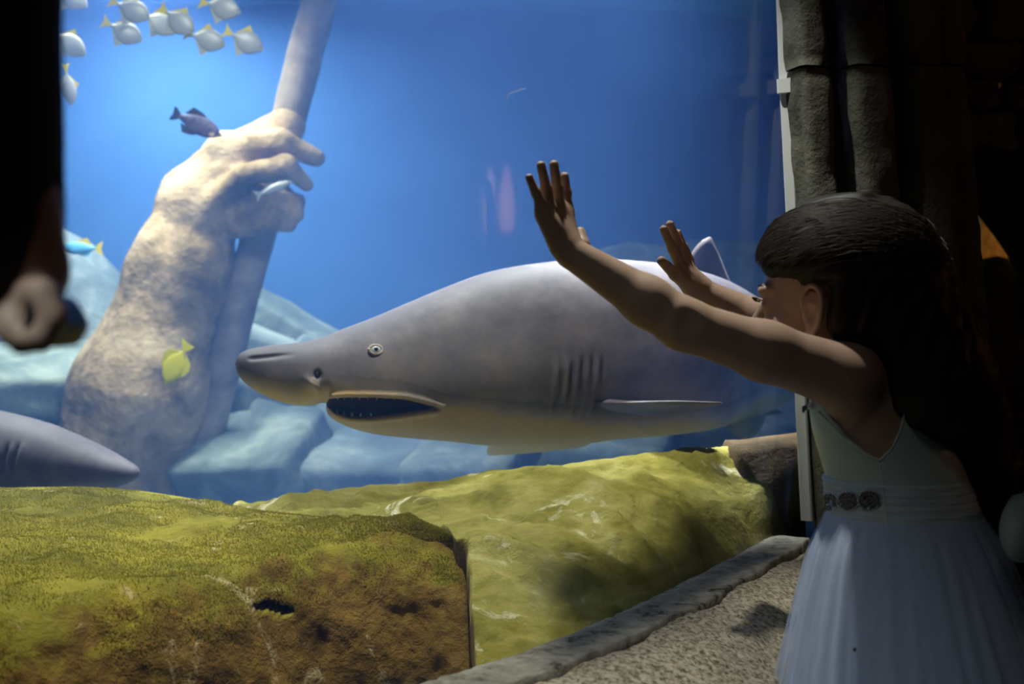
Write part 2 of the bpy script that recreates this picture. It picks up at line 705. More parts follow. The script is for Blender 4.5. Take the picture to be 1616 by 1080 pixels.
M['sash'] = noisy('sash', [(0.3, (0.50, 0.60, 0.64)), (0.7, (0.62, 0.72, 0.76))], 7, rough=0.6, bump=0.3, bscale=18, stretch=(1, 1, 9))
M['skirt'] = noisy('skirt', [(0.3, (0.50, 0.59, 0.78)), (0.7, (0.60, 0.68, 0.86))], 5, rough=0.8, bump=0.15, bscale=50, stretch=(1, 1, 0.1))
M['bead'] = plain('bead', (0.62, 0.62, 0.66), 0.18, 0.8, 0.85)
M['bead_dark'] = plain('bead_dark', (0.10, 0.09, 0.09), 0.35, 0.5)
M['piping'] = plain('piping', (0.70, 0.76, 0.74), 0.45)
M['black_cloth'] = noisy('black_cloth', [(0.3, (0.010, 0.010, 0.012)), (0.7, (0.02, 0.02, 0.023))], 20, bump=0.2)
M['dark_case'] = plain('dark_case', (0.008, 0.008, 0.012), 0.4)
M['eye_white'] = plain('eye_white', (0.75, 0.74, 0.70), 0.2)
M['pupil'] = plain('pupil', (0.006, 0.006, 0.007), 0.1)


def hair_mat(name, col, col2):
    m, nt, b = new_mat(name)
    tc = N(nt, 'ShaderNodeTexCoord')
    mp = N(nt, 'ShaderNodeMapping')
    mp.inputs['Scale'].default_value = (60, 60, 6)
    nt.links.new(tc.outputs['Object'], mp.inputs['Vector'])
    n = N(nt, 'ShaderNodeTexNoise')
    n.inputs['Scale'].default_value = 3
    n.inputs['Detail'].default_value = 4
    nt.links.new(mp.outputs[0], n.inputs['Vector'])
    r = ramp_node(nt, [(0.3, col), (0.7, col2)])
    nt.links.new(n.outputs['Fac'], r.inputs[0])
    nt.links.new(r.outputs[0], b.inputs['Base Color'])
    b.inputs['Roughness'].default_value = 0.55
    b.inputs['Specular IOR Level'].default_value = 0.25
    return m


M['hair'] = hair_mat('hair', (0.012, 0.009, 0.008), (0.03, 0.022, 0.018))
M['hair_strand'] = plain('hair_strand', (0.06, 0.045, 0.036), 0.5, 0.3)


def tulle_mat():
    m, nt, b = new_mat('tulle')
    b.inputs['Base Color'].default_value = (0.60, 0.69, 0.90, 1)
    b.inputs['Roughness'].default_value = 0.8
    tr = N(nt, 'ShaderNodeBsdfTransparent')
    mx = N(nt, 'ShaderNodeMixShader')
    tc = N(nt, 'ShaderNodeTexCoord')
    mp = N(nt, 'ShaderNodeMapping')
    mp.inputs['Scale'].default_value = (1, 1, 0.12)
    nt.links.new(tc.outputs['Object'], mp.inputs['Vector'])
    n = N(nt, 'ShaderNodeTexNoise')
    n.inputs['Scale'].default_value = 26
    n.inputs['Detail'].default_value = 3
    nt.links.new(mp.outputs[0], n.inputs['Vector'])
    mr = N(nt, 'ShaderNodeMapRange')
    nt.links.new(n.outputs['Fac'], mr.inputs['Value'])
    mr.inputs['From Min'].default_value = 0.3
    mr.inputs['From Max'].default_value = 0.7
    mr.inputs['To Min'].default_value = 0.25
    mr.inputs['To Max'].default_value = 0.55
    nt.links.new(mr.outputs[0], mx.inputs[0])
    nt.links.new(tr.outputs[0], mx.inputs[1])
    nt.links.new(b.outputs[0], mx.inputs[2])
    nt.links.new(mx.outputs[0], nt.nodes['Material Output'].inputs['Surface'])
    return m


M['tulle'] = tulle_mat()


def glass_mat():
    m, nt, b = new_mat('acrylic')
    nt.nodes.remove(b)
    tr = N(nt, 'ShaderNodeBsdfTransparent')
    tr.inputs[0].default_value = (0.97, 0.985, 0.99, 1)
    gl = N(nt, 'ShaderNodeBsdfGlossy')
    gl.inputs['Roughness'].default_value = 0.07
    lw = N(nt, 'ShaderNodeLayerWeight')
    lw.inputs['Blend'].default_value = 0.5
    pw = N(nt, 'ShaderNodeMath', operation='POWER')
    nt.links.new(lw.outputs['Facing'], pw.inputs[0])
    pw.inputs[1].default_value = 5.0
    fr = N(nt, 'ShaderNodeMath', operation='MULTIPLY_ADD')
    nt.links.new(pw.outputs[0], fr.inputs[0])
    fr.inputs[1].default_value = 0.28
    fr.inputs[2].default_value = 0.02
    mx = N(nt, 'ShaderNodeMixShader')
    nt.links.new(fr.outputs[0], mx.inputs[0])
    nt.links.new(tr.outputs[0], mx.inputs[1])
    nt.links.new(gl.outputs[0], mx.inputs[2])
    nt.links.new(mx.outputs[0], nt.nodes['Material Output'].inputs['Surface'])
    return m


M['glass'] = glass_mat()


def water_mat():
    m, nt, b = new_mat('tank_water')
    nt.nodes.remove(b)
    vs = N(nt, 'ShaderNodeVolumeScatter')
    vs.inputs['Color'].default_value = (0.16, 0.36, 1.0, 1)
    vs.inputs['Density'].default_value = 0.068
    vs.inputs['Anisotropy'].default_value = 0.25
    va = N(nt, 'ShaderNodeVolumeAbsorption')
    va.inputs['Color'].default_value = (0.25, 0.75, 1.0, 1)
    va.inputs['Density'].default_value = 0.06
    ad = N(nt, 'ShaderNodeAddShader')
    nt.links.new(vs.outputs[0], ad.inputs[0])
    nt.links.new(va.outputs[0], ad.inputs[1])
    nt.links.new(ad.outputs[0], nt.nodes['Material Output'].inputs['Volume'])
    return m


M['water'] = water_mat()


def surface_mat():
    m, nt, b = new_mat('water_surface')
    b.inputs['Base Color'].default_value = (0.25, 0.60, 0.85, 1)
    b.inputs['Roughness'].default_value = 0.15
    b.inputs['Specular IOR Level'].default_value = 1.0
    b.inputs['Metallic'].default_value = 0.5
    return m


M['surface'] = surface_mat()

# ------------------------------------------------------------------ the window's curved foot line (plan view)
_A = np.array([-0.068, 1.367])
_left = []
for k in range(12, 0, -1):
    ph = math.radians(47.0 * (1 - k / 12.0))
    R_ = 1.2
    _left.append((_A[0] - R_ * (math.sin(math.radians(47)) - math.sin(ph)), _A[1] - R_ * (math.cos(ph) - math.cos(math.radians(47)))))
GL = [(_left[0][0] - 1.6, _left[0][1]), (_left[0][0] - 0.8, _left[0][1])] + _left + \
     [tuple(_A), (0.0635, 1.52), (0.23, 1.77), (0.412, 2.085), (0.60, 2.43)]
GLC = catmull(np.array(GL), 400)
_seg = np.linalg.norm(np.diff(GLC, axis=0), axis=1)
_s = np.concatenate([[0], np.cumsum(_seg)])
GS = np.linspace(0, _s[-1], 260)
GLC = np.stack([np.interp(GS, _s, GLC[:, 0]), np.interp(GS, _s, GLC[:, 1])], 1)
_t = np.gradient(GLC, axis=0)
_t /= np.linalg.norm(_t, axis=1)[:, None]
GNO = np.stack([_t[:, 1], -_t[:, 0]], 1)        # towards the visitors


def glass_at(px):
    """plan point and outward normal of the window on the line of sight of column px"""
    m = (px - 808.0) / F
    r = GLC[:, 0] - m * GLC[:, 1]
    for i in range(len(r) - 1, 0, -1):
        if r[i] >= 0 > r[i - 1] or r[i] <= 0 < r[i - 1]:
            t = r[i - 1] / (r[i - 1] - r[i])
            p = GLC[i - 1] * (1 - t) + GLC[i] * t
            n = GNO[i - 1] * (1 - t) + GNO[i] * t
            return p, n / np.linalg.norm(n)
    return GLC[-1], GNO[-1]


def G(px, py, off):
    """point in front of the window's outer face, at pixel (px, py), off metres out"""
    p, n = glass_at(px)
    z = CAMZ + (540 - py) / F * p[1]
    q = p + n * off
    return np.array([q[0], q[1], z])


SILL = 0.59
TOP = 3.0
# ------------------------------------------------------------------ room shell
def slab(name, poly, z0, z1, mat, parent=None, kind='structure'):
    n = len(poly)
    v = [(x, y, z0) for x, y in poly] + [(x, y, z1) for x, y in poly]
    f = [tuple(range(n - 1, -1, -1)), tuple(range(n, 2 * n))] + [(i, (i + 1) % n, n + (i + 1) % n, n + i) for i in range(n)]
    o = mesh(name, v, f, mat, parent, smooth=False)
    if parent is None and kind:
        o['kind'] = kind
    return o


BACKL, BACKR = (-4.2, 6.25), (2.75, 6.75)
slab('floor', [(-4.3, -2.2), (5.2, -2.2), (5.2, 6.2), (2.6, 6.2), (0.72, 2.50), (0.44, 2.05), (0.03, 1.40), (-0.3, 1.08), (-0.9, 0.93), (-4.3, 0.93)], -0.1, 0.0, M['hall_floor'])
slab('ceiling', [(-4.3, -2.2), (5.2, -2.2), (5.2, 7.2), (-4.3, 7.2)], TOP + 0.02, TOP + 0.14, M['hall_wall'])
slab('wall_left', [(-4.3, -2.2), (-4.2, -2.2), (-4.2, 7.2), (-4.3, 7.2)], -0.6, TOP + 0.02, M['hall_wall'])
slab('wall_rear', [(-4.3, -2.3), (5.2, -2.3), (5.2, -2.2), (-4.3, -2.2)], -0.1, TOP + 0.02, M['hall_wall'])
slab('wall_tank_back', [BACKL, BACKR, (BACKR[0], BACKR[1] + 0.12), (BACKL[0], BACKL[1] + 0.12)], -0.6, TOP + 0.02, M['tank_wall'])
slab('wall_tank_side', [(0.63, 2.44), (0.80, 2.40), (2.95, 6.6), (2.75, 6.75)], -0.6, TOP + 0.02, M['tank_wall'])
slab('floor_tank', [(-4.2, 0.95), (-0.95, 0.95), (-0.06, 1.37), (0.62, 2.44), (2.75, 6.75), (-4.2, 6.25)], -0.62, -0.5, M['tank_stone_dark'])

# water: one body of water filling the tank
off_in = 0.045
wp = [tuple(GLC[i] - GNO[i] * off_in) for i in range(0, 260, 6)] + [tuple(GLC[-1] - GNO[-1] * off_in)]
wp = [(max(x, -2.6), y) for x, y in wp]
wpoly = [(-4.19, wp[0][1])] + wp + [(2.74, 6.73), (-4.19, 6.24)]
wat = slab('tank_water', wpoly, -0.49, 2.865, M['water'], kind='stuff')
tag(wat, 'clear blue hazy water filling the aquarium tank', 'water')

# water surface seen from below
nx, ny = 90, 90
sv = []
for i in range(nx):
    for j in range(ny):
        x = -4.1 + 6.8 * i / (nx - 1)
        y = 1.5 + 5.2 * j / (ny - 1)
        sv.append((x, y, 2.905))
sv = np.array(sv)
sv[:, 2] += 0.018 * np.sin(sv[:, 0] * 6 + 2.0 * np.sin(sv[:, 1] * 2.2)) + 0.02 * fbm(sv * [1.4, 5.0, 1], 1.0, 3, 5)
keep = grid_faces(nx, ny)
surf = mesh('water_surface', sv, keep, M['surface'])
tag(surf, 'rippled bright blue underside of the water surface', 'water surface', kind='stuff')

# ------------------------------------------------------------------ window: pane, sill, frame post
win = bpy.data.objects.new('window_1', None)
C.objects.link(win)
win['kind'] = 'structure'
gv = []
for z in (SILL - 0.03, TOP):
    for k in range(260):
        gv.append((*GLC[k], z))
for z in (SILL - 0.03, TOP):
    for k in range(260):
        q = GLC[k] - GNO[k] * 0.03
        gv.append((*q, z))
gf = []
for k in range(259):
    gf.append((k, k + 1, 260 + k + 1, 260 + k))
    gf.append((520 + k + 1, 520 + k, 780 + k, 780 + k + 1))
    gf.append((1300 + k, 1300 + k + 1, 1820 + k + 1, 1820 + k))
    gf.append((1040 + k + 1, 1040 + k, 1560 + k, 1560 + k + 1))
gv = gv + gv
mesh('glass_pane', gv, gf, M['glass'], win)

M['scratch'] = plain('scratch', (0.75, 0.8, 0.85), 0.6)
sc_pts = [G(x_, y_, 0.0004) for x_, y_ in ((800, 158), (802, 150), (808, 146), (815, 144), (822, 141), (829, 140))]
mesh('scratch', *tube(catmull(sc_pts, 20), 0.0004, 5), M['scratch'], win)

# sill: a flat worn strip along the pane, a crack, then rounded granular stone
def sill_part(name, prof, mat, amp, seed, i0, i1, dn=1):
    idx = list(range(i0, i1))
    pv = []
    n = len(prof)
    gi = np.linspace(i0, i1 - 1, (i1 - i0) * dn)
    for q in gi:
        p = np.array([np.interp(q, range(260), GLC[:, 0]), np.interp(q, range(260), GLC[:, 1])])
        nn = np.array([np.interp(q, range(260), GNO[:, 0]), np.interp(q, range(260), GNO[:, 1])])
        for o_, z in prof:
            pp = p + nn * o_
            pv.append((pp[0], pp[1], z))
    pv = np.array(pv).reshape(len(gi), n, 3)
    edge = 0.010 * fbm(np.stack([gi * 0.045 * 4, gi * 0, gi * 0], 1), 1.0, 4, seed + 40)
    return pv, gi, edge


strip_prof = [(-0.04, 0.50), (-0.04, SILL - 0.004), (-0.02, SILL), (0.0, SILL)] + [(0.004 * k, SILL) for k in range(1, 12)] + [(0.047, SILL - 0.002), (0.048, SILL - 0.02), (0.048, 0.46)]
pv, gi, edge = sill_part('sill_strip', strip_prof, None, 0, 1, 20, 258, 4)
frac = np.clip((np.array([p[0] for p in strip_prof])) / 0.048, 0, 1)
nrm = np.stack([np.interp(gi, range(260), GNO[:, 0]), np.interp(gi, range(260), GNO[:, 1]), gi * 0], 1)
pv = pv + nrm[:, None, :] * (edge[:, None, None] * frac[None, :, None])
d = fbm(pv, 40, 4, 3)
pit = np.clip(fbm(pv, 75, 2, 9) - 0.42, 0, 1)
inner = (np.array([p[1] for p in strip_prof]) > 0.55).astype(float)
pv[:, :, 2] += (0.003 * d - 0.022 * pit) * inner[None, :]
mesh('sill_strip', pv.reshape(-1, 3), grid_faces(len(gi), len(strip_prof))[::1], M['sill_strip'], win)

st_prof = [(0.050, 0.46), (0.050, SILL - 0.02), (0.052, SILL - 0.006)] + \
          [(0.056 + 0.157 * k / 22, SILL - 0.004 - 0.060 * (k / 22) ** 1.6) for k in range(23)] + \
          [(0.222, 0.50), (0.226, 0.46), (0.222, 0.38), (0.20, 0.2), (0.19, 0.0), (0.0, 0.0)]
pv, gi, edge = sill_part('sill_stone', st_prof, None, 0, 1, 20, 258, 4)
fr2 = np.clip(1 - (np.array([p[0] for p in st_prof]) - 0.052) / 0.05, 0, 1)
nrm = np.stack([np.interp(gi, range(260), GNO[:, 0]), np.interp(gi, range(260), GNO[:, 1]), gi * 0], 1)
gap = 0.0015 + 0.006 * np.clip(fbm(np.stack([gi * 0.22, gi * 0, gi * 0], 1), 1, 3, 77) + 0.2, 0, 1)
pv = pv + nrm[:, None, :] * ((edge + gap)[:, None, None] * fr2[None, :, None])
pv += nrm[:, None, :] * 0.008 * fbm(pv, 9, 3, 31)[:, :, None]
low = (np.array([p[1] for p in st_prof]) > 0.3).astype(float)
pv[:, :, 2] += (0.012 * fbm(pv, 7, 3, 21) + 0.0035 * fbm(pv, 70, 3, 22)) * low[None, :]
mesh('sill_stone', pv.reshape(-1, 3), grid_faces(len(gi), len(st_prof)), M['sill'], win)

# pale metal edge post at the right end of the pane, two lengths with a joint
def lean_box(p0, p1, hw, hd, name, mat, parent, bev=0.003):
    p0, p1 = np.asarray(p0), np.asarray(p1)
    n2 = np.array([GNO[-1][0], GNO[-1][1], 0])
    t2 = np.array([-GNO[-1][1], GNO[-1][0], 0])
    ring = [(-hw, -hd + bev), (-hw + bev, -hd), (hw - bev, -hd), (hw, -hd + bev), (hw, hd - bev), (hw - bev, hd), (-hw + bev, hd), (-hw, hd - bev)]
    v = [p + t2 * a + n2 * b for p in (p0, p1) for a, b in ring]
    f = grid_faces(2, 8, True) + [tuple(range(7, -1, -1)), tuple(range(8, 16))]
    return mesh(name, v, f, mat, parent, smooth=False)


fp = bpy.data.objects.new('frame_post', None)
C.objects.link(fp)
fp.parent = win
pa, pb, pc_, pd = P(1226, -320, 2.36), P(1243, 138, 2.36), P(1243.5, 141, 2.36), P(1277, 820, 2.36)
lean_box(pb, pa, 0.024, 0.012, 'frame_length', M['metal_frame'], fp)
lean_box(pd, pc_, 0.024, 0.012, 'frame_length', M['metal_frame'], fp)
lean_box(P(1242.6, 128, 2.35), P(1243.6, 150, 2.35), 0.027, 0.016, 'frame_joint', M['metal_frame'], fp)

# header beam over the window (above the frame)
hv = []
prof = [(-0.05, 2.6), (-0.05, TOP), (0.3, TOP), (0.3, 2.6)]
for k in range(0, 260, 3):
    for o_, z in prof:
        q = GLC[k] + GNO[k] * o_
        hv.append((q[0], q[1], z))
hd = mesh('trim_header', hv, grid_faces(len(hv) // 4, 4, True), M['hall_wall'], smooth=False)
hd['kind'] = 'structure'

# ------------------------------------------------------------------ stone column right of the window
def drum(c0, c1, rx, ry, rot, seed, parent, amp=0.006, name='drum', mat=None, pw=0.5, nu=44, nv=26, bev=0.012):
    c0, c1 = np.asarray(c0, float), np.asarray(c1, float)
    v = []
    H = np.linalg.norm(c1 - c0)
    for j in range(nv):
        s = j / (nv - 1)
        e = min(s, 1 - s) * H
        k = 1 - (0.10 * max(0, 1 - e / bev) ** 2 if e < bev else 0)
        for i in range(nu):
            a = 2 * PI * i / nu
            x = rx * k * np.sign(math.cos(a)) * abs(math.cos(a)) ** pw
            y = ry * k * np.sign(math.sin(a)) * abs(math.sin(a)) ** pw
            v.append(c0 * (1 - s) + c1 * s + np.array([x * math.cos(rot) - y * math.sin(rot), x * math.sin(rot) + y * math.cos(rot), 0]))
    v = np.array(v)
    ctr = (c0 + c1) / 2
    dirv = v - ctr
    dirv[:, 2] = 0
    dirv /= (np.linalg.norm(dirv, axis=1)[:, None] + 1e-9)
    nz = fbm(v, 6, 4, seed) * amp * 1.6 + fbm(v, 30, 3, seed + 3) * amp * 0.7
    pit = np.clip(fbm(v * [1, 1, 0.45], 17, 2, seed + 8) - 0.48, 0, 1) * 0.05
    v = v + dirv * (nz - pit)[:, None]
    f = grid_faces(nv, nu, True) + [tuple(range(nu - 1, -1, -1)), tuple((nv - 1) * nu + i for i in range(nu))]
    return mesh(name, v, f, mat or M['column'], parent)


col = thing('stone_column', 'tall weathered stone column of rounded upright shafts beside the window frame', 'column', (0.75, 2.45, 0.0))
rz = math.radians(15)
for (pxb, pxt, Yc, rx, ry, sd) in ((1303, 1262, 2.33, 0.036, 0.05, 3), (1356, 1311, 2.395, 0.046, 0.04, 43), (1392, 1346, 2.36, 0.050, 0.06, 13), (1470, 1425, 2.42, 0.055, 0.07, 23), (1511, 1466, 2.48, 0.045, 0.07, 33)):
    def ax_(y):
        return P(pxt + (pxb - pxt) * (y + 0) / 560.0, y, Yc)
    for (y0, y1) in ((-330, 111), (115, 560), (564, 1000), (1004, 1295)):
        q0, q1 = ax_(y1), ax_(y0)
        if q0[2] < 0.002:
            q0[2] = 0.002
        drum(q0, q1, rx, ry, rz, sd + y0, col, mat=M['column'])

# ------------------------------------------------------------------ rough block wall and passage on the far right
wr = bpy.data.objects.new('wall_right', None)
C.objects.link(wr)
wr['kind'] = 'structure'
def block(name, c, size, rot, seed, mat, parent=None, amp=0.012, sub=10, ex=5.0):
    """rough stone block: a cube of sub x sub faces bulged and broken by noise"""
    bm = bmesh.new()
    bmesh.ops.create_cube(bm, size=2.0)
    bmesh.ops.subdivide_edges(bm, edges=bm.edges[:], cuts=sub, use_grid_fill=True)
    p = np.array([v.co[:] for v in bm.verts])
    nrm_ = np.sum(np.abs(p) ** ex, axis=1) ** (1 / ex)
    p = p / nrm_[:, None]
    h = np.asarray(size) / 2
    q = p * h
    q += (p / np.linalg.norm(p, axis=1)[:, None]) * (amp * fbm(q + seed * 3.7, 1.3 / max(h) * 1.5, 4, seed))[:, None] * 2
    faces = [[v.index for v in f_.verts] for f_ in bm.faces]
    bm.free()
    R = np.array(Matrix.Rotation(rot[2], 3, 'Z') @ Matrix.Rotation(rot[1], 3, 'Y') @ Matrix.Rotation(rot[0], 3, 'X'))
    return mesh(name, q @ R.T + np.asarray(c), faces, mat, parent)


rows = [(-75, 58, 3.2), (62, 118, 3.2), (122, 172, 3.2), (176, 236, 3.25)]
for ri, (y0, y1, Yw) in enumerate(rows):
    x = 1470 + (ri % 2) * 35
    k = 0
    while x < 1900:
        wpx = 78 + (37 * (ri + 3 * k) % 40)
        a, b_ = P(x, y0, Yw), P(x + wpx - 3, y1, Yw)
        block('stone', (a + b_) / 2 + [0, 0.1, 0], (b_[0] - a[0], 0.22, a[2] - b_[2] - 0.006), (0, 0, 0), 50 + ri * 7 + k, M['wall_stone'], wr, amp=0.014, sub=8, ex=7)
        x += wpx
        k += 1
x = 1640
for ri, (y0, y1) in enumerate(((240, 330), (334, 430), (434, 540), (544, 660), (664, 790), (794, 930), (934, 1090))):
    a, b_ = P(1648 + (ri % 2) * 12, y0, 3.25), P(1830, y1, 3.25)
    block('stone', (a + b_) / 2 + [0, 0.1, 0], (b_[0] - a[0], 0.24, a[2] - b_[2] - 0.006), (0, 0, 0), 90 + ri, M['wall_stone'], wr, amp=0.014, sub=8, ex=7)
slab('wall_passage', [(1.765, 4.30), (3.4, 4.30), (3.4, 4.42), (1.83, 4.42)], 0.0, TOP, M['warm_wall'])
slab('wall_far_right', [(5.2, -2.2), (5.3, -2.2), (5.3, 6.2), (5.2, 6.2)], -0.1, TOP + 0.02, M['hall_wall'])
# leaning dark rock that closes the passage from the right, and a broken stump before the lit wall
def prism(name, pts, Y0, Y1, mat, label, cat, seed, amp=0.02, n=9):
    """an upright rock built between two depths from a side outline (x, z in metres)"""
    pts = np.asarray(pts, float)
    m = 60
    loop = np.vstack([pts, pts[:1]])
    L = np.concatenate([[0], np.cumsum(np.linalg.norm(np.diff(loop, axis=0), axis=1))])
    u = np.linspace(0, L[-1], m, endpoint=False)
    xs, zs = np.interp(u, L, loop[:, 0]), np.interp(u, L, loop[:, 1])
    cx, cz = xs.mean(), zs.mean()
    v = []
    for j in range(n):
        s = j / (n - 1)
        k = 1 - 0.12 * abs(2 * s - 1) ** 4
        for i in range(m):
            v.append((cx + (xs[i] - cx) * k, Y0 + (Y1 - Y0) * s, cz + (zs[i] - cz) * k))
    v = np.array(v)
    v[:, [0, 2]] += amp * np.stack([fbm(v, 5, 4, seed), fbm(v, 5, 4, seed + 9)], 1)
    f = grid_faces(n, m, True) + [tuple(range(m)), tuple((n - 1) * m + i for i in range(m - 1, -1, -1))]
    return mesh(name, v, f, mat)


rock_r = prism('leaning_rock', [(1.44, 1.75), (1.465, 1.42), (1.482, 1.392), (1.520, 1.348), (1.558, 1.296), (1.598, 1.235), (1.63, 1.05), (1.68, 0.02), (2.3, 0.02), (2.3, 1.75)], 3.55, 3.63, M['wall_stone'], '', '', 4, 0.004)
tag(rock_r, 'dark leaning rock edge closing the orange lit gap from the right', 'rock')
stump = prism('broken_stump', [(1.672, 0.02), (1.682, 1.288), (1.70, 1.302), (1.73, 1.303), (1.752, 1.316), (1.78, 1.302), (1.86, 1.29), (1.95, 1.28), (1.95, 0.02)], 4.02, 4.2, M['wall_stone'], '', '', 8, 0.006)
tag(stump, 'dark broken stump with jagged top before the orange lit gap', 'stump')

# ------------------------------------------------------------------ tank: near mossy rock on the left
ALG = [(0.25, (0.09, 0.08, 0.006)), (0.45, (0.20, 0.17, 0.012)), (0.62, (0.30, 0.25, 0.02)), (0.8, (0.42, 0.35, 0.06))]
BARE = [(0.25, (0.035, 0.017, 0.002)), (0.42, (0.125, 0.066, 0.010)), (0.58, (0.24, 0.135, 0.026)), (0.8, (0.38, 0.24, 0.07))]
M['rock_near'] = algae_rock('rock_near', ALG, BARE, (0.55, 0.42, 0.24), 0.74, 5.0)
M['rock_slope'] = algae_rock('rock_slope', [(0.28, (0.09, 0.08, 0.010)), (0.44, (0.24, 0.205, 0.03)), (0.60, (0.37, 0.32, 0.085)), (0.76, (0.56, 0.51, 0.26))],
                             [(0.25, (0.14, 0.09, 0.04)), (0.5, (0.30, 0.20, 0.09)), (0.8, (0.5, 0.38, 0.2))], (0.78, 0.72, 0.52), 0.2, 4.0)
def algae_mat():
    m = noisy('algae', [(0.3, (0.24, 0.20, 0.02)), (0.7, (0.40, 0.34, 0.04))], 6, bump=0.0)
    nt = m.node_tree
    b = nt.nodes['Principled BSDF']
    t = N(nt, 'ShaderNodeBsdfTranslucent')
    r = [n for n in nt.nodes if n.type == 'VALTORGB'][0]
    nt.links.new(r.outputs[0], t.inputs[0])
    mx = N(nt, 'ShaderNodeMixShader')
    mx.inputs[0].default_value = 0.5
    nt.links.new(b.outputs[0], mx.inputs[1])
    nt.links.new(t.outputs[0], mx.inputs[2])
    nt.links.new(mx.outputs[0], nt.nodes['Material Output'].inputs['Surface'])
    return m


M['algae'] = algae_mat()
M['algae_old'] = noisy('algae', [(0.3, (0.26, 0.23, 0.045)), (0.7, (0.44, 0.39, 0.09))], 6, bump=0.0)

cols = np.concatenate([np.linspace(-420, -20, 60), np.arange(-16, 690, 4.0), np.arange(690, 759.5, 1.6)])
back_y = pchip([-420, -100, 0, 100, 200, 300, 400, 520, 560, 640, 662, 700, 722, 736, 744, 749, 755], [775, 768, 770, 768, 773, 786, 806, 819, 833, 832, 848, 857, 872, 898, 940, 1000, 1075], np.where(cols > 690, 690 + (cols - 690) * 65 / 70.0, cols))
back_Y = pchip([-420, 0, 200, 400, 520, 640, 700, 755], [2.75, 2.62, 2.55, 2.32, 2.2, 2.08, 2.02, 1.97], cols)
edge_y = pchip([-420, -100, 0, 200, 350, 430, 560, 620, 662, 700, 722, 736, 744, 749, 755], [1040, 1000, 985, 955, 925, 900, 868, 862, 872, 880, 893, 915, 955, 1012, 1085], np.where(cols > 690, 690 + (cols - 690) * 65 / 70.0, cols))
edge_Y = pchip([-420, 0, 200, 400, 560, 640, 700, 755], [1.30, 1.42, 1.55, 1.72, 1.88, 1.93, 1.94, 1.94], cols)
NF, NTp, NB = 95, 75, 8
rv = []
for c, by, bY, ey, eY in zip(cols, back_y, back_Y, edge_y, edge_Y):
    e = P(c, ey, eY)
    b_ = P(c, by, bY)
    if b_[2] < e[2] - 0.02 and c < 650:
        b_[2] = e[2] - 0.02
    foot = np.array([e[0] * (e[1] - 0.26) / e[1], e[1] - 0.26, 0.10])
    for k in range(NF):
        s = (k / NF) ** 0.8
        q = foot * (1 - s) + e * s
        q = q + np.array([0, 0.05 * max(0, (s - 0.86) / 0.14) ** 2, 0])   # the brow leans back
        rv.append(q)
    e2 = rv[-1] * 0.2 + e * 0.8 + np.array([0, 0.05, 0])
    for k in range(NTp):
        s = k / (NTp - 1)
        q = e2 * (1 - s) + b_ * s
        q = q + np.array([0, 0, 0.02 * math.sin(PI * s)])
        rv.append(q)
    for k in range(1, NB + 1):
        rv.append(np.array([b_[0], b_[1] + 0.04 * k / NB, b_[2] - (b_[2] - 0.05) * k / NB]))
rv = np.array(rv).reshape(len(cols), NF + NTp + NB, 3)
amp = np.ones((len(cols), NF + NTp + NB))
amp[:, NF + NTp - 8:] = 0.15
amp *= np.interp(cols, [705, 735], [1, 0.25])[:, None]
n1 = fbm(rv, 5.5, 4, 2)
n2 = fbm(rv, 22, 4, 3)
led = np.clip(fbm(rv * [1.1, 3.5, 6], 4.0, 3, 14), 0, 1)
dep = amp * (0.030 * n1 + 0.014 * n2)
rv[:, :NF, 1] -= dep[:, :NF]
rv[:, NF:, 2] += 0.8 * dep[:, NF:]
rv[:, NF:NF + NTp, 2] += 0.02 * led[:, NF:NF + NTp] * amp[:, NF:NF + NTp]
# the dark slit in the face
slx = (rv[:, :, 0] / rv[:, :, 1]) * F + 808
sly = 540 - (rv[:, :, 2] - CAMZ) / rv[:, :, 1] * F
r = ((slx - 428) / 36) ** 2 + ((sly - 962 - 0.10 * (slx - 428) - 2 * np.sin(slx * 0.13)) / 8.0) ** 2
slit = np.clip(1.6 * (1 - r), 0, 1)
slit[:, NF:] = 0
rv[:, :, 1] += 0.09 * slit
rock_n = mesh('mossy_rock', rv.reshape(-1, 3), grid_faces(len(cols), NF + NTp + NB), M['rock_near'], loc=(-0.6, 2.0, 0.1))
tag(rock_n, 'large brown rock with mossy green top filling the lower left foreground', 'rock')
# its algae fuzz: tiny blades on the top
topv = rv[:, NF - 14:NF + NTp].reshape(-1, 3)
nb = 110000
pick = RNG.integers(0, (len(cols) - 1) * (NTp + 13), nb)
ci, ri = pick // (NTp + 13), pick % (NTp + 13)
sub_ = rv[:, NF - 14:NF + NTp]
ua, ub = RNG.random(nb)[:, None], RNG.random(nb)[:, None]
base = (sub_[ci, ri] * (1 - ua) + sub_[ci + 1, ri] * ua) * (1 - ub) + (sub_[ci, ri + 1] * (1 - ua) + sub_[ci + 1, ri + 1] * ua) * ub
base = base[fbm(base, 7, 3, 88) > -0.12 + 0.25 * (RNG.random(len(base)) - 0.5)]
nb = len(base)
hgt = (0.0015 + 0.0035 * RNG.random(nb)) * (0.7 + 0.6 * RNG.random(nb))
an = RNG.random(nb) * 2 * PI
wv = np.stack([np.cos(an), np.sin(an), an * 0], 1) * 0.0008
tipd = np.stack([RNG.normal(0, 0.5, nb) - 0.2, RNG.normal(0, 0.5, nb) - 0.25, np.ones(nb)], 1) * hgt[:, None]
av = np.stack([base - wv, base + wv, base + tipd], 1).reshape(-1, 3)
af = np.arange(nb * 3).reshape(-1, 3)
al = mesh('algae', av, af, M['algae'], rock_n, smooth=False)
al['kind'] = 'stuff'

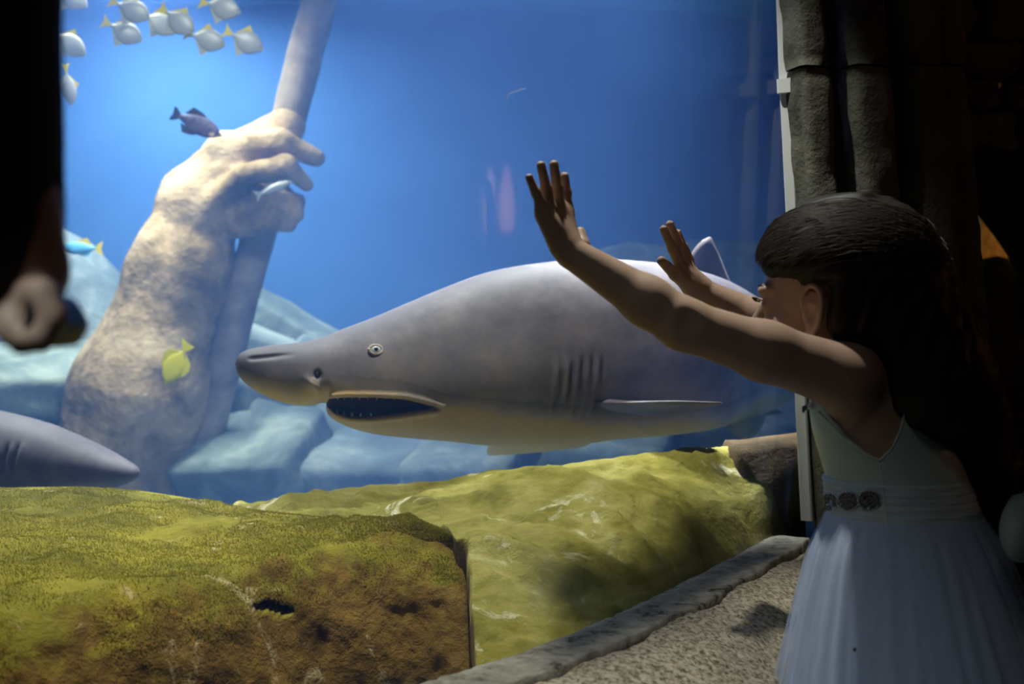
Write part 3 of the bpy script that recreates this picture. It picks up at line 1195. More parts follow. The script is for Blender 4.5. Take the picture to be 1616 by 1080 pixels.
# ------------------------------------------------------------------ tank: sunlit mossy slope on the right
cols = np.concatenate([np.arange(300, 745, 5.0), np.arange(745, 785, 1.5), np.arange(785, 1302, 5.0)])
ridge_y = pchip([300, 380, 460, 600, 720, 870, 960, 1060, 1160, 1172, 1220, 1270, 1302], [815, 803, 785, 765, 752, 735, 722, 711, 702, 706, 697, 690, 688], cols)
ridge_Y = pchip([300, 460, 720, 870, 1060, 1160, 1270, 1302], [2.55, 2.50, 2.40, 2.38, 2.50, 2.62, 2.62, 2.62], cols)
NR, NB = 130, 10
sv = []
for c, ry, rY in zip(cols, ridge_y, ridge_Y):
    rdg = P(c, ry, rY)
    gp, gn = glass_at(min(max(c, 420), 1268))
    yf_ = gp[1] + 0.10
    ft = np.array([(c - 808.0) / F * yf_, yf_, 0.50])
    s_m = max(0.0, (2.13 - 0.16 * float(np.clip((c - 690) / 30.0, 0, 1)) - ft[1]) / (rdg[1] - ft[1]))

    def on_slope(s):
        return ft * (1 - s) + rdg * s + np.array([0, 0, 0.045 * math.sin(PI * s) * (1 - 0.3 * s)])
    KL = 60
    for k in range(NR):
        if k < KL:
            vis = float(np.clip((c - (749 - 17.0 * k / KL)) / 5.0, 0, 1))
            q = on_slope(s_m * k / KL) * vis + (on_slope(s_m) - np.array([0, 0, 0.35 * (1 - k / KL)])) * (1 - vis)
        else:
            q = on_slope(s_m + (1 - s_m) * (k - KL) / (NR - 1 - KL))
        sv.append(q)
    for k in range(1, NB + 1):
        sv.append(np.array([rdg[0], rdg[1] + 0.10 * k / NB, rdg[2] - (rdg[2] + 0.4) * (k / NB) ** 1.5]))
sv = np.array(sv).reshape(len(cols), NR + NB, 3)
am = np.ones((len(cols), NR + NB))
am[:, NR - 6:NR] = 0.35
am[:, NR:] = 0.2
dgl = fbm(np.stack([sv[:, :, 0] * 2 - sv[:, :, 1], sv[:, :, 0] + sv[:, :, 1] * 2, sv[:, :, 2]], -1) * [1, 2.6, 1], 3.0, 4, 61)
sv[:, :, 2] += am * (0.028 * fbm(sv, 4.5, 3, 60) + 0.024 * dgl + 0.014 * np.clip(fbm(sv * [1, 2.4, 1], 11, 4, 64), -0.2, 1) + 0.010 * fbm(sv, 30, 3, 62))
rock_s = mesh('mossy_slope_rock', sv.reshape(-1, 3), grid_faces(len(cols), NR + NB), M['rock_slope'], loc=(0.3, 2.2, 0.3))
tag(rock_s, 'broad yellow green mossy slope rock between the near brown rock and window edge', 'rock')

bq_ = [P(a, b, 2.52) for a, b in ((1160, 712), (1166, 702), (1190, 700), (1235, 694), (1290, 688), (1300, 780), (1300, 880), (1150, 880), (1150, 770))]
M['boulder'] = noisy('boulder', [(0.3, (0.03, 0.016, 0.006)), (0.55, (0.12, 0.075, 0.03)), (0.8, (0.24, 0.16, 0.075))], 6, bump=0.6, bscale=30)
bld = prism('brown_boulder', [(q[0], q[2]) for q in bq_], 2.50, 2.72, M['boulder'], '', '', 66, 0.012, n=12)
tag(bld, 'dark brown boulder at the right end of the mossy slope by the frame post', 'rock')
# rock ledge added out of frame, outlined by lamp rays to shade the slope
spx = sv[:, :NR, 0] / sv[:, :NR, 1] * F + 808
spy = 540 - (sv[:, :NR, 2] - CAMZ) / sv[:, :NR, 1] * F
LAMP = np.array([-0.08, 1.95, 2.84])
def over(px, py, z):
    dd = (spx - px) ** 2 + (spy - py) ** 2
    q = sv[:, :NR].reshape(-1, 3)[np.argmin(dd)]
    t = (z - q[2]) / (LAMP[2] - q[2])
    return q * (1 - t) + LAMP * t


lo_pts = [over(x, y, 1.98) for x, y in ((1166, 706), (1075, 800), (1030, 858), (985, 880), (930, 872), (880, 878), (845, 895), (842, 935), (862, 958), (905, 965), (880, 1000), (850, 1032))]
gl_pts = []
for px_ in (850, 920, 1000, 1080, 1150, 1210, 1262):
    gp, gn = glass_at(px_)
    q = np.array([*(gp + gn * 0.0), 0.59])
    t = (1.98 - q[2]) / (LAMP[2] - q[2])
    gl_pts.append(q * (1 - t) + LAMP * t)
loop = np.array(lo_pts + gl_pts)[:, :2]
lv_ = []
m_ = 90
lp_ = np.vstack([loop, loop[:1]])
L_ = np.concatenate([[0], np.cumsum(np.linalg.norm(np.diff(lp_, axis=0), axis=1))])
u_l = np.linspace(0, L_[-1], m_, endpoint=False)
lx, ly = np.interp(u_l, L_, lp_[:, 0]), np.interp(u_l, L_, lp_[:, 1])
for zz, kk in ((1.98, 0.97), (2.0, 1.0), (2.08, 1.0), (2.12, 0.96)):
    for a, b in zip(lx, ly):
        lv_.append((lx.mean() + (a - lx.mean()) * kk, ly.mean() + (b - ly.mean()) * kk, zz))
blocker = mesh('shade_blocker', lv_, grid_faces(4, m_, True) + [tuple(range(m_ - 1, -1, -1)), tuple(3 * m_ + i for i in range(m_))], M['tank_stone_dark'])
tag(blocker, 'stone ledge slab added unseen above the pane to shade the slope', 'blocker')
for q in (8, 40, 70):
    a_ = np.array([lx.mean() * 0.3 + lx[q] * 0.7, ly.mean() * 0.3 + ly[q] * 0.7, 2.10])
    mesh('blocker_rod', *tube([a_, a_ + [0, 0, 0.78]], 0.006, 8), M['metal_frame'], blocker)  # rods added to hang the shading slab from above

# ------------------------------------------------------------------ tank: stones of the far floor and back
bank = prism('rock_bank', [(-4.1, -0.48), (-4.1, 1.9), (-3.3, 1.78), (-2.75, 1.72), (-2.45, 1.62), (-2.15, 1.45), (-1.75, 1.05), (-1.5, 0.5), (-1.3, -0.48)], 5.55, 6.18, M['tank_stone_dark'], '', '', 70, 0.12, n=14)
tag(bank, 'hazy grey blue rock bank far behind the statue arm at left', 'rock')

rs = random.Random(5)
def stone(c, size, rot, seed, label, mat='tank_stone', cat='stone', group='flat stones on the far tank floor', nm='floor_stone'):
    o = block(nm, c, size, rot, seed, M[mat], None, amp=0.022, sub=7, ex=11)
    tag(o, label, cat, group)
    return o


stone_list = (
    (40, 600, 5.2, 0.7, 0.5, 0.22, 'tank_stone', 0.0, 'pale slab below the hand with the black case, at the left edge'),
    (10, 668, 5.5, 0.6, 0.5, 0.2, 'tank_stone', 0.0, 'slab just above the slim shark head at the left edge'),
    (95, 640, 5.6, 0.5, 0.4, 0.25, 'tank_stone_dark', 0.2, 'dim slab left of the statue forearm, behind two paler slabs'),
    (420, 640, 5.5, 0.55, 0.5, 0.30, 'tank_stone', 0.1, 'pale block between the statue staff and the shark snout'),
    (525, 690, 5.3, 0.75, 0.6, 0.26, 'tank_stone', 0.15, 'broad pale slab below the shark jaw'),
    (400, 725, 5.0, 0.6, 0.5, 0.24, 'tank_stone', -0.1, 'slab low beside the staff foot, just above the near rock'),
    (620, 738, 5.0, 0.7, 0.6, 0.24, 'tank_stone_dark', 0.0, 'dim slab under the shark belly, left of the aqua stone'),
    (455, 575, 5.9, 1.0, 0.3, 0.30, 'tank_stone_dark', 0.35, 'dim slab behind the shark snout'),
    (430, 500, 6.0, 0.85, 0.3, 0.16, 'tank_stone', 0.5, 'tilted slab highest in the rubble, right of the staff'),
    (580, 610, 5.8, 0.8, 0.4, 0.3, 'tank_stone_dark', 0.3, 'dim block hidden mostly behind the shark head'),
    (745, 725, 4.6, 0.45, 0.5, 0.20, 'tank_stone', 0.0, 'bright aqua stone under the shark belly, left of its hanging fin'),
    (850, 715, 5.2, 0.5, 0.45, 0.2, 'tank_stone_dark', 0.0, 'dim stone behind the fin that hangs under the shark'),
    (965, 702, 5.0, 0.55, 0.5, 0.22, 'tank_stone', 0.1, 'pale stone under the shark just right of its hanging fin'),
    (1065, 698, 5.3, 0.5, 0.5, 0.22, 'tank_stone', -0.1, 'pale stone under the tip of the long side fin'),
    (1150, 672, 5.6, 0.5, 0.4, 0.2, 'tank_stone', 0.1, 'stone behind the small belly fin of the big shark'),
    (1235, 665, 5.4, 0.45, 0.4, 0.2, 'tank_stone_dark', 0.0, 'dim stone seen between the frame post and the shark'),
)
for k, (px, py, Y, wx, wy, wz, mt, ry_, lb) in enumerate(stone_list):
    stone(P(px, py, Y), (wx, wy, wz), (rs.uniform(-0.2, 0.2) + 0.3, ry_, rs.uniform(-0.4, 0.4)), 200 + k, lb, mt)
# the heap that carries them, and the shelf at the right
heap_v = []
nx, ny = 70, 40
for i in range(nx):
    for j in range(ny):
        x = -4.1 + 6.3 * i / (nx - 1)
        y = 3.2 + 2.9 * j / (ny - 1)
        t = j / (ny - 1)
        z = -0.46 + 0.95 * t ** 1.5
        heap_v.append((x, y, z))
heap_v = np.array(heap_v)
heap_v[:, 2] += 0.13 * fbm(heap_v, 2.2, 4, 90)
heap_v[:, 0] = np.minimum(heap_v[:, 0], 0.95 + (heap_v[:, 1] - 2.9) * 0.47)
hp = mesh('rubble_bed', heap_v, grid_faces(nx, ny), M['tank_stone_dark'])
tag(hp, 'blue hazed rubble bed rising to the back of the tank', 'rubble', kind='stuff')
shelf = prism('rock_shelf', [(0.4, 0.0), (0.38, 1.45), (0.55, 1.52), (1.2, 1.55), (2.05, 1.56), (2.3, 1.5), (2.3, 0.0)], 6.0, 6.45, M['tank_stone'], '', '', 75, 0.05)
tag(shelf, 'hazy teal rock shelf far behind the shark fin at right', 'rock')

# ------------------------------------------------------------------ giant statue arm with staff
YS = 5.0
def S(px, py, dy=0.0):
    return P(px, py, YS + dy)


u_ = YS / F
sd = SDF()
sd.add(roundcone(S(170, 830), S(222, 620), 110 * u_, 100 * u_), 0.08)
sd.add(roundcone(S(222, 620), S(285, 430), 100 * u_, 72 * u_), 0.10)
sd.add(roundcone(S(285, 430), S(318, 320), 72 * u_, 60 * u_), 0.10)
sd.add(roundcone(S(318, 320), S(380, 268), 60 * u_, 52 * u_), 0.08)      # wrist to fist
sd.add(ellip(S(375, 268, 0.0), (68 * u_, 0.17, 46 * u_)), 0.06)
sd.add(roundcone(S(385, 245, 0.05), S(452, 200, 0.0), 42 * u_, 30 * u_), 0.05)   # web of the thumb against the staff
sd.add(roundcone(S(352, 232, -0.10), S(445, 228, -0.13), 27 * u_, 21 * u_), 0.04)   # index finger over the staff
sd.add(roundcone(S(445, 228, -0.13), S(500, 250, -0.07), 21 * u_, 12 * u_), 0.02)
sd.add(roundcone(S(338, 318, -0.14), S(385, 277, -0.20), 19 * u_, 16 * u_), 0.03)   # middle finger, bent round it
sd.add(roundcone(S(385, 277, -0.20), S(450, 263, -0.21), 16 * u_, 15 * u_), 0.02)
sd.add(roundcone(S(450, 263, -0.21), S(485, 292, -0.13), 15 * u_, 11 * u_), 0.02)
sd.add(ellip(S(415, 322, -0.02), (54 * u_, 0.12, 38 * u_)), 0.03)                  # curled lower fingers in its shade
for (x0, y0, x1, y1, x2, y2) in ((352, 326, 410, 306, 470, 318), (360, 345, 412, 330, 468, 338), (372, 360, 415, 350, 455, 354)):
    sd.add(roundcone(S(x0, y0, -0.08), S(x1, y1, -0.13), 15 * u_, 15 * u_), 0.02)
    sd.add(roundcone(S(x1, y1, -0.13), S(x2, y2, -0.06), 15 * u_, 12 * u_), 0.02)
v, f = sd.polygonise(0.014, noise=lambda p: 0.024 * fbm(p, 3.5, 3, 5) + 0.007 * fbm(p, 13, 3, 6))
st = thing('statue_arm', 'giant algae stained stone statue forearm and fist gripping a leaning staff', 'statue', (-1.75, YS, 0.0))
mesh('arm', v, f, M['statue'], st)
ln = [S(520, -60, 0.02), S(504, 0, 0.02), S(478, 100, 0.02), S(452, 200, 0.02), S(408, 370, 0.05), S(350, 590, 0.05), S(290, 830, 0.05)]
ln = catmull(ln, 60)
vv, ff = tube(ln, [27 * u_] * 60, 22)
vv = np.array(vv)
vv += 0.012 * np.stack([fbm(vv, 6, 3, 15), fbm(vv, 6, 3, 16), 0 * vv[:, 0]], 1)
mesh('staff', vv, ff, M['statue_staff'], st)

# ------------------------------------------------------------------ sharks
M['shark'] = attr_mat('shark', 'belly', [(0.0, (0.10, 0.088, 0.105)), (0.25, (0.19, 0.162, 0.175)), (0.45, (0.28, 0.23, 0.215)), (0.62, (0.38, 0.30, 0.245)), (0.8, (0.52, 0.36, 0.16)), (1.0, (0.54, 0.37, 0.14))], nscale=5, namp=1.1)  # belly end tanned: warm bounce off the slope is put into its colour
M['shark_mouth'] = plain('shark_mouth', (0.03, 0.014, 0.010), 0.6)
M['gill'] = plain('gill', (0.07, 0.07, 0.095), 0.8)
M['tooth'] = plain('tooth', (0.42, 0.36, 0.27), 0.3)
M['eye_ring'] = plain('eye_ring', (0.36, 0.39, 0.40), 0.3)


class Loft:
    """shark body from side outlines in pixels, a depth for each station and a width ratio"""
    def __init__(self, st, n=320, m=96, jaw=None):
        st = np.array(st, float)
        xs = st[:, 0]
        # stations by arc parameter so that the hidden tail may run into depth
        self.t = np.arange(len(st))
        q = np.linspace(0, len(st) - 1, n)
        self.q = q
        self.px = pchip(self.t, st[:, 0], q)
        self.yt = pchip(self.t, st[:, 1], q)
        self.yb = pchip(self.t, st[:, 2], q)
        self.Y = pchip(self.t, st[:, 3], q)
        self.w = pchip(self.t, st[:, 4], q)
        self.n, self.m = n, m
        top = np.stack([P(a, b, c) for a, b, c in zip(self.px, self.yt, self.Y)])
        bot = np.stack([P(a, b, c) for a, b, c in zip(self.px, self.yb, self.Y)])
        ybm = self.yb if jaw is None else np.where((self.px > jaw[0]) & (self.px < jaw[2]), np.interp(self.px, [jaw[0], jaw[2]], [jaw[1], jaw[3]]), self.yb)
        bm_ = np.stack([P(a, b, c) for a, b, c in zip(self.px, ybm, self.Y)])
        self.mid = (top + bm_) / 2
        self.h = top[:, 2] - self.mid[:, 2]
        self.hb = self.mid[:, 2] - bot[:, 2]
        tg = np.gradient(self.mid, axis=0)
        tg[:, 2] = 0
        tg /= np.linalg.norm(tg, axis=1)[:, None] + 1e-9
        self.side = np.stack([tg[:, 1], -tg[:, 0], 0 * tg[:, 0]], 1)   # towards the camera for a body running to +x
        self.tan = tg
        th = np.linspace(0, 2 * PI, m, endpoint=False)
        self.th = th
        cs, sn = np.cos(th), np.sin(th)
        self.V = (self.mid[:, None, :] + np.array([0, 0, 1])[None, None, :] * (np.where(cs[None, :] > 0, self.h[:, None], self.hb[:, None]) * cs[None, :])[:, :, None]
                  + self.side[:, None, :] * ((self.w[:, None]) * (np.sign(sn) * np.abs(sn) ** 0.85)[None, :])[:, :, None])

    def at(self, px, th):
        i = np.interp(px, self.px[:np.argmax(self.px) + 1], np.arange(np.argmax(self.px) + 1))
        a, b = int(i), min(int(i) + 1, self.n - 1)
        t = i - a
        mid = self.mid[a] * (1 - t) + self.mid[b] * t
        hh_ = self.h if math.cos(th) > 0 else self.hb
        h = hh_[a] * (1 - t) + hh_[b] * t
        w_ = self.w[a] * (1 - t) + self.w[b] * t
        sd_ = self.side[a]
        return mid + np.array([0, 0, 1]) * h * math.cos(th) + sd_ * w_ * math.copysign(abs(math.sin(th)) ** 0.85, math.sin(th))

    def th_of(self, px, py):
        """angle on the near side whose point shows at pixel row py"""
        lo_, hi_ = 0.0, PI
        for _ in range(40):
            m_ = (lo_ + hi_) / 2
            p = self.at(px, m_)
            y = 540 - (p[2] - CAMZ) / p[1] * F
            if y < py:
                lo_ = m_
            else:
                hi_ = m_
        return (lo_ + hi_) / 2

    def on(self, px, py, out=0.0):
        # column px of the picture: the near side is closer, so search the station that shows there
        s = px
        for _ in range(12):
            th = self.th_of(s, py)
            p = self.at(s, th)
            s += 0.9 * (px - (p[0] / p[1] * F + 808))
        th = self.th_of(s, py)
        p = self.at(s, th)
        i = int(np.clip(np.interp(s, self.px[:np.argmax(self.px) + 1], np.arange(np.argmax(self.px) + 1)), 0, self.n - 1))
        nn = self.side[i] * math.sin(th) / max(self.w[i], 1e-3) + np.array([0, 0, 1]) * math.cos(th) / max(self.h[i], 1e-3)
        nn /= np.linalg.norm(nn)
        return p + nn * out, nn


ST = [(371, 574, 576, 2.50, 0.002), (375, 563, 590, 2.50, 0.030), (384, 555, 602, 2.51, 0.048), (402, 549, 616, 2.515, 0.064), (430, 545, 630, 2.525, 0.080), (470, 541, 640, 2.54, 0.095),
      (490, 537, 640, 2.545, 0.102), (506, 533, 636, 2.55, 0.106), (514, 531, 636, 2.55, 0.108), (518, 529.5, 654, 2.55, 0.108), (526, 526, 662, 2.555, 0.111), (545, 518, 672, 2.56, 0.116), (580, 505, 683, 2.57, 0.126),
      (640, 480, 691, 2.59, 0.142), (700, 455, 696, 2.62, 0.158), (770, 430, 703, 2.66, 0.172), (830, 418, 705, 2.69, 0.18), (900, 411, 702, 2.74, 0.182), (960, 410, 694, 2.80, 0.178), (1040, 416, 688, 2.90, 0.165),
      (1100, 430, 680, 3.00, 0.15), (1140, 446, 670, 3.09, 0.135), (1180, 470, 658, 3.22, 0.115), (1213, 494, 645, 3.4, 0.095), (1235, 510, 632, 3.6, 0.078), (1250, 522, 616, 3.85, 0.058), (1258, 532, 600, 4.15, 0.04), (1262, 538, 588, 4.35, 0.03)]
_yk = ([371, 600, 830, 1000, 1100, 1180], [2.50, 2.575, 2.69, 2.85, 3.0, 3.22])
_wk = ([402, 470, 640, 830, 900, 1000, 1180], [0.066, 0.096, 0.142, 0.18, 0.182, 0.172, 0.115])
ST = [(a, b, c, float(pchip(*_yk, np.array([a]))[0]) if a < 1180 else y_, float(pchip(*_wk, np.array([a]))[0]) if 402 <= a < 1180 else w_) for a, b, c, y_, w_ in ST]
LF = Loft(ST, 440, 200, (470, 640, 600, 686))
V = LF.V.copy()
pxv = V[:, :, 0] / V[:, :, 1] * F + 808
pyv = 540 - (V[:, :, 2] - CAMZ) / V[:, :, 1] * F
# where the photograph shows each vertex of the near flank; the far flank mirrors it
mir = np.array([j if j <= LF.m // 2 else LF.m - j for j in range(LF.m)])
PXs, PYs = pxv[:, mir], pyv[:, mir]
cen = LF.mid[:, None, :]
# mouth: carved between the upper jaw line and the lower lip
up_l = np.interp(PXs, [512, 520, 545, 600, 640, 670, 700], [640, 628, 626, 626.5, 629, 636, 645])
lo_l = np.interp(PXs, [512, 520, 530, 550, 580, 620, 660, 700], [641, 648, 655, 661, 662, 658, 652, 646])
inm = np.clip(np.minimum(PYs - up_l, lo_l - PYs) / 5.0, 0, 1) * ((PXs > 515) & (PXs < 702))
inm = inm * inm * (3 - 2 * inm)
# lower lip fold: a soft trough outside the lip
lip = np.exp(-((PYs - (lo_l + 4)) / 3.0) ** 2) * ((PXs > 522) & (PXs < 690))
fold = np.exp(-((PYs - (up_l - 3.0)) / 3.0) ** 2) * ((PXs > 520) & (PXs < 705))
rad = V - cen
rad[:, :, 2] = 0
dist = np.linalg.norm(rad, axis=2)
rn = rad / (dist[:, :, None] + 1e-9)
V -= rn * (inm * np.minimum(0.055, dist * 0.8))[:, :, None]
V += rn * (0.006 * lip + 0.007 * fold)[:, :, None]
# inner gum slope of the lower jaw
# nostril pit and flap on the snout, crease above the snout
nos = np.exp(-(((PXs - 501) / 5.0) ** 2 + ((PYs - 592) / 6.0) ** 2))
flap = np.exp(-(((PXs - 492) / 10.0) ** 2 + ((PYs - 606 - 0.6 * (PXs - 492)) / 8.0) ** 2))
crease = np.exp(-((PYs - (566 - 0.10 * (PXs - 400))) / 3.5) ** 2) * np.clip((PXs - 388) / 12, 0, 1) * np.clip((470 - PXs) / 40, 0, 1)
V += rn * (-0.018 * nos + 0.012 * flap - 0.007 * crease)[:, :, None]
# gill slits
gx = [880, 897, 914, 930, 945]
gtop = [562, 556, 552, 552, 556]
gbot = [655, 660, 664, 664, 656]
for x0, a, b_ in zip(gx, gtop, gbot):
    ctr = x0 + 7 * np.sin((PYs - a) / (b_ - a) * PI) - 12 * np.clip((PYs - a) / (b_ - a), 0, 1) + 4
    win_ = np.clip((PYs - a) / 25, 0, 1) * np.clip((b_ - PYs) / 12, 0, 1)
    dx = PXs - ctr
    g = np.exp(-(dx / 2.2) ** 2) * win_
    rdg = np.exp(-((dx + 7) / 5.0) ** 2) * win_
    V += rn * (-0.011 * g + 0.006 * rdg)[:, :, None]
# soft flank dents
V += rn * (0.006 * fbm(V, 3.2, 3, 41))[:, :, None]
# markings: 0 back, 1 belly
bl = np.interp(PXs, [370, 400, 470, 500, 560, 640, 700, 760, 850, 950, 1050, 1150, 1262], [596, 600, 616, 610, 614, 622, 640, 648, 656, 664, 664, 656, 600])
bel = np.clip(0.62 + (PYs - bl) / 46.0, 0, 1)
bel = np.where(PYs < bl - 20, np.clip(0.02 + 0.40 * np.clip((PYs - LF.yt[:, None]) / (bl - LF.yt[:, None] + 1e-3), 0, 1) ** 1.6, 0, 0.5), bel)
shark = thing('sand_tiger_shark', 'large grey shark with pale belly and open toothy mouth crossing behind the glass', 'shark', tuple(LF.mid[200]))
n, m = LF.n, LF.m
fc = grid_faces(n, m, True) + [tuple(range(m)), tuple((n - 1) * m + i for i in range(m - 1, -1, -1))]
body = mesh('body', V.reshape(-1, 3), fc, M['shark'], shark)
set_attr(body, 'belly', bel.reshape(-1))
set_attr(body, 'mouth', inm.reshape(-1))
# gill slit skins: dark strips lying in the grooves
def flank(px, py, out, side):
    """point and normal on the flank the photograph shows at a pixel, or its mirror on the other flank"""
    p, nn = LF.on(px, py, 0.0)
    if side < 0:
        i = int(np.argmin(np.linalg.norm((LF.mid - p)[:, :2] - ((LF.mid - p) * LF.side).sum(1)[:, None] * LF.side[:, :2], axis=1)))
        dd = (p - LF.mid[i]) @ LF.side[i]
        p = p - 2 * dd * LF.side[i]
        nn = nn - 2 * (nn @ LF.side[i]) * LF.side[i]
    return p + nn * out, nn


for side in (1, -1):
    for x0, a, b_ in zip(gx, gtop, gbot):
        strip_l, strip_r = [], []
        for y in np.linspace(a + 16, b_ - 6, 16):
            s_ = (y - a) / (b_ - a)
            c_ = x0 + 7 * math.sin(s_ * PI) - 12 * s_ + 4
            wd = 1.3 * math.sin(PI * (y - a - 14) / (b_ - a - 19)) ** 0.6 + 0.2
            strip_l.append(flank(c_ - wd, y, -0.0085, side)[0])
            strip_r.append(flank(c_ + wd, y, -0.0085, side)[0])
        sv_ = np.array(strip_l + strip_r)
        k = len(strip_l)
        thick = flank(x0, a + 40, 0, side)[1] * 0.002
        vs_ = np.vstack([sv_, sv_ - thick])
        ff = [(i, i + 1, k + i + 1, k + i) for i in range(k - 1)] + [(2 * k + i, 3 * k + i, 3 * k + i + 1, 2 * k + i + 1) for i in range(k - 1)]
        mesh('gill_slit', vs_, ff, M['gill'], shark)
# eyes
for side in (1, -1):
    p, nn = flank(593, 553, 0.0, side)
    t1 = np.cross(nn, [0, 0, 1])
    t1 /= np.linalg.norm(t1)
    t2 = np.cross(nn, t1)
    ring = [p + nn * 0.002 + 0.0125 * (math.cos(a) * t1 * 1.15 + math.sin(a) * t2 * 0.85) for a in np.linspace(0, 2 * PI, 25)]
    e = MB().tube(ring, 0.0035, 8).build('eyelid', M['shark'], shark)
    set_attr(e, 'belly', [0.42] * len(e.data.vertices))
    vb, fb = ball((0, 0, 0), (1, 1, 1), 18, 12)
    Rm = np.stack([t1, t2, nn], 0)
    eb = mesh('eye', np.array(vb) * [0.0125, 0.0095, 0.006] @ Rm + p + nn * 0.001, fb, M['eye_ring'], shark)
    mesh('pupil', np.array(vb) * [0.0045, 0.0045, 0.002] @ Rm + p + nn * 0.0066, fb, M['pupil'], eb)
# nostrils with their skin flaps
for side in (1, -1):
    p, nn = flank(501, 591, -0.006, side)
    MB().ball(p, (0.006, 0.006, 0.008), 10, 8).build('nostril', M['shark_mouth'], shark)
    pts_ = [flank(x_, y_, 0.001, side)[0] for x_, y_ in ((486, 597), (493, 600), (499, 607), (502, 617))]
    fo = MB().tube(catmull(pts_, 12), [0.002, 0.004, 0.006, 0.007, 0.0075, 0.0075, 0.0075, 0.007, 0.0065, 0.006, 0.005, 0.003], 8).build('nostril_flap', M['shark'], shark)
    set_attr(fo, 'belly', [0.60] * len(fo.data.vertices))
# teeth
for side in (1, -1):
    for (xx, yy, ln_, dr) in [(524, 629, 9, 1), (533, 628, 11, 1), (544, 627, 12, 1), (556, 627, 11, 1), (568, 627, 12, 1), (581, 627, 10, 1), (595, 628, 9, 1), (609, 628, 8, 1), (624, 630, 7, 1),
                              (518, 655, 12, -1), (523, 657, 11, -1), (532, 659, 12, -1), (543, 661, 12, -1), (556, 662, 11, -1), (570, 662, 10, -1), (586, 661, 9, -1)]:
        p, nn = flank(xx, yy, -0.010, side)
        Yl = 2.52
        d_ = np.array([0, 0, -dr * 0.62 * ln_ * Yl / F]) + nn * 0.003
        mesh('tooth', *tube([p - d_ * 0.2, p + d_ * 0.4, p + d_], [0.0034, 0.0024, 0.0003], 6), M['tooth'], shark)


def shark_fin(name, lead, trail, nr, t0, bv, parent=None, mat=None):
    v_, f_ = fin((lead, trail), nr, t0, 16)
    o = mesh(name, v_, f_, mat or M['shark'], parent or shark)
    set_attr(o, 'belly', [bv] * len(v_))
    return o


sdv = LF.side[int(np.interp(1110, LF.px[:380], np.arange(380)))]
shark_fin('dorsal_fin', [P(1078, 428, 2.98), P(1094, 396, 2.99), P(1108, 380, 3.0), P(1119, 374, 3.02)],
          [P(1168, 476, 3.14), P(1150, 440, 3.08), P(1136, 405, 3.05), P(1123, 377, 3.03)], sdv, 0.03, 0.25)
# near pectoral fin, spread towards the glass and seen nearly edge on
b0, b1 = LF.on(938, 640, -0.015)[0], LF.on(1012, 652, -0.015)[0]
b0b = LF.on(975, 648, 0)[0]
tip = P(1139, 636, 2.52)
shark_fin('pectoral_fin', [b0, P(985, 636, 2.55), P(1060, 634, 2.47), tip], [b1, P(1040, 655, 2.70), P(1090, 648, 2.64), tip + [0.004, 0.012, -0.004]], (0.1, -0.15, 1), 0.030, 0.08)
# far pectoral fin, its lower part shows under the belly
shark_fin('pectoral_fin', [P(800, 680, 2.84), P(775, 698, 2.95), P(768, 711, 3.02), P(772, 719, 3.06)], [P(925, 680, 2.86), P(930, 694, 2.95), P(922, 705, 3.02), P(860, 713, 3.06)], (0.1, 0.6, 1), 0.03, 0.85)
# pelvic fins
shark_fin('pelvic_fin', [P(1142, 655, 3.08), P(1148, 672, 3.06), P(1160, 688, 3.05), P(1172, 693, 3.05)], [P(1206, 640, 3.26), P(1208, 660, 3.22), P(1200, 678, 3.16), P(1184, 693, 3.1)], (0.4, -1, 0.5), 0.022, 0.75)
shark_fin('pelvic_fin', [P(1165, 645, 3.30), P(1185, 654, 3.32), P(1210, 656, 3.34), P(1230, 653, 3.36)], [P(1212, 632, 3.5), P(1220, 642, 3.48), P(1230, 649, 3.44), P(1238, 650, 3.38)], (0.3, -0.2, 1), 0.02, 0.45)
# tail, hidden behind the girl from here
e0 = LF.mid[-1]
fw = LF.tan[-1]
shark_fin('tail_fin', [e0 + [0, 0, 0.03], e0 + fw * 0.2 + [0, 0, 0.14], e0 + fw * 0.42 + [0, 0, 0.28], e0 + fw * 0.55 + [0, 0, 0.33]],
          [e0 + [0, 0, -0.03], e0 + fw * 0.25 + [0, 0, 0.03], e0 + fw * 0.42 + [0, 0, 0.17], e0 + fw * 0.56 + [0, 0, 0.30]], LF.side[-1], 0.03, 0.2)
shark_fin('second_dorsal_fin', [P(1205, 492, 3.36), P(1212, 474, 3.38), P(1217, 462, 3.40), P(1220, 458, 3.42)], [P(1228, 508, 3.52), P(1226, 486, 3.48), P(1223, 466, 3.45), P(1221, 459, 3.43)], LF.side[370], 0.02, 0.25)

# second shark, its head pokes in from the left behind the near rock
ST2 = [(220, 745, 747, 2.92, 0.002), (216, 739, 754, 2.92, 0.022), (205, 731, 762, 2.92, 0.04), (185, 719, 769, 2.92, 0.058), (150, 701, 778, 2.92, 0.078), (100, 679, 790, 2.92, 0.098), (50, 662, 800, 2.93, 0.112),
       (0, 650, 806, 2.94, 0.12), (-80, 636, 812, 2.96, 0.128), (-200, 628, 806, 3.0, 0.125), (-350, 634, 790, 3.05, 0.11), (-520, 655, 765, 3.1, 0.085), (-680, 680, 740, 3.12, 0.05), (-760, 695, 725, 3.12, 0.025)]
ST2b = [(-a, b, c, d, e) for a, b, c, d, e in ST2]


class LoftL(Loft):
    pass


L2 = Loft(ST2, 260, 64)
V2 = L2.V.copy()
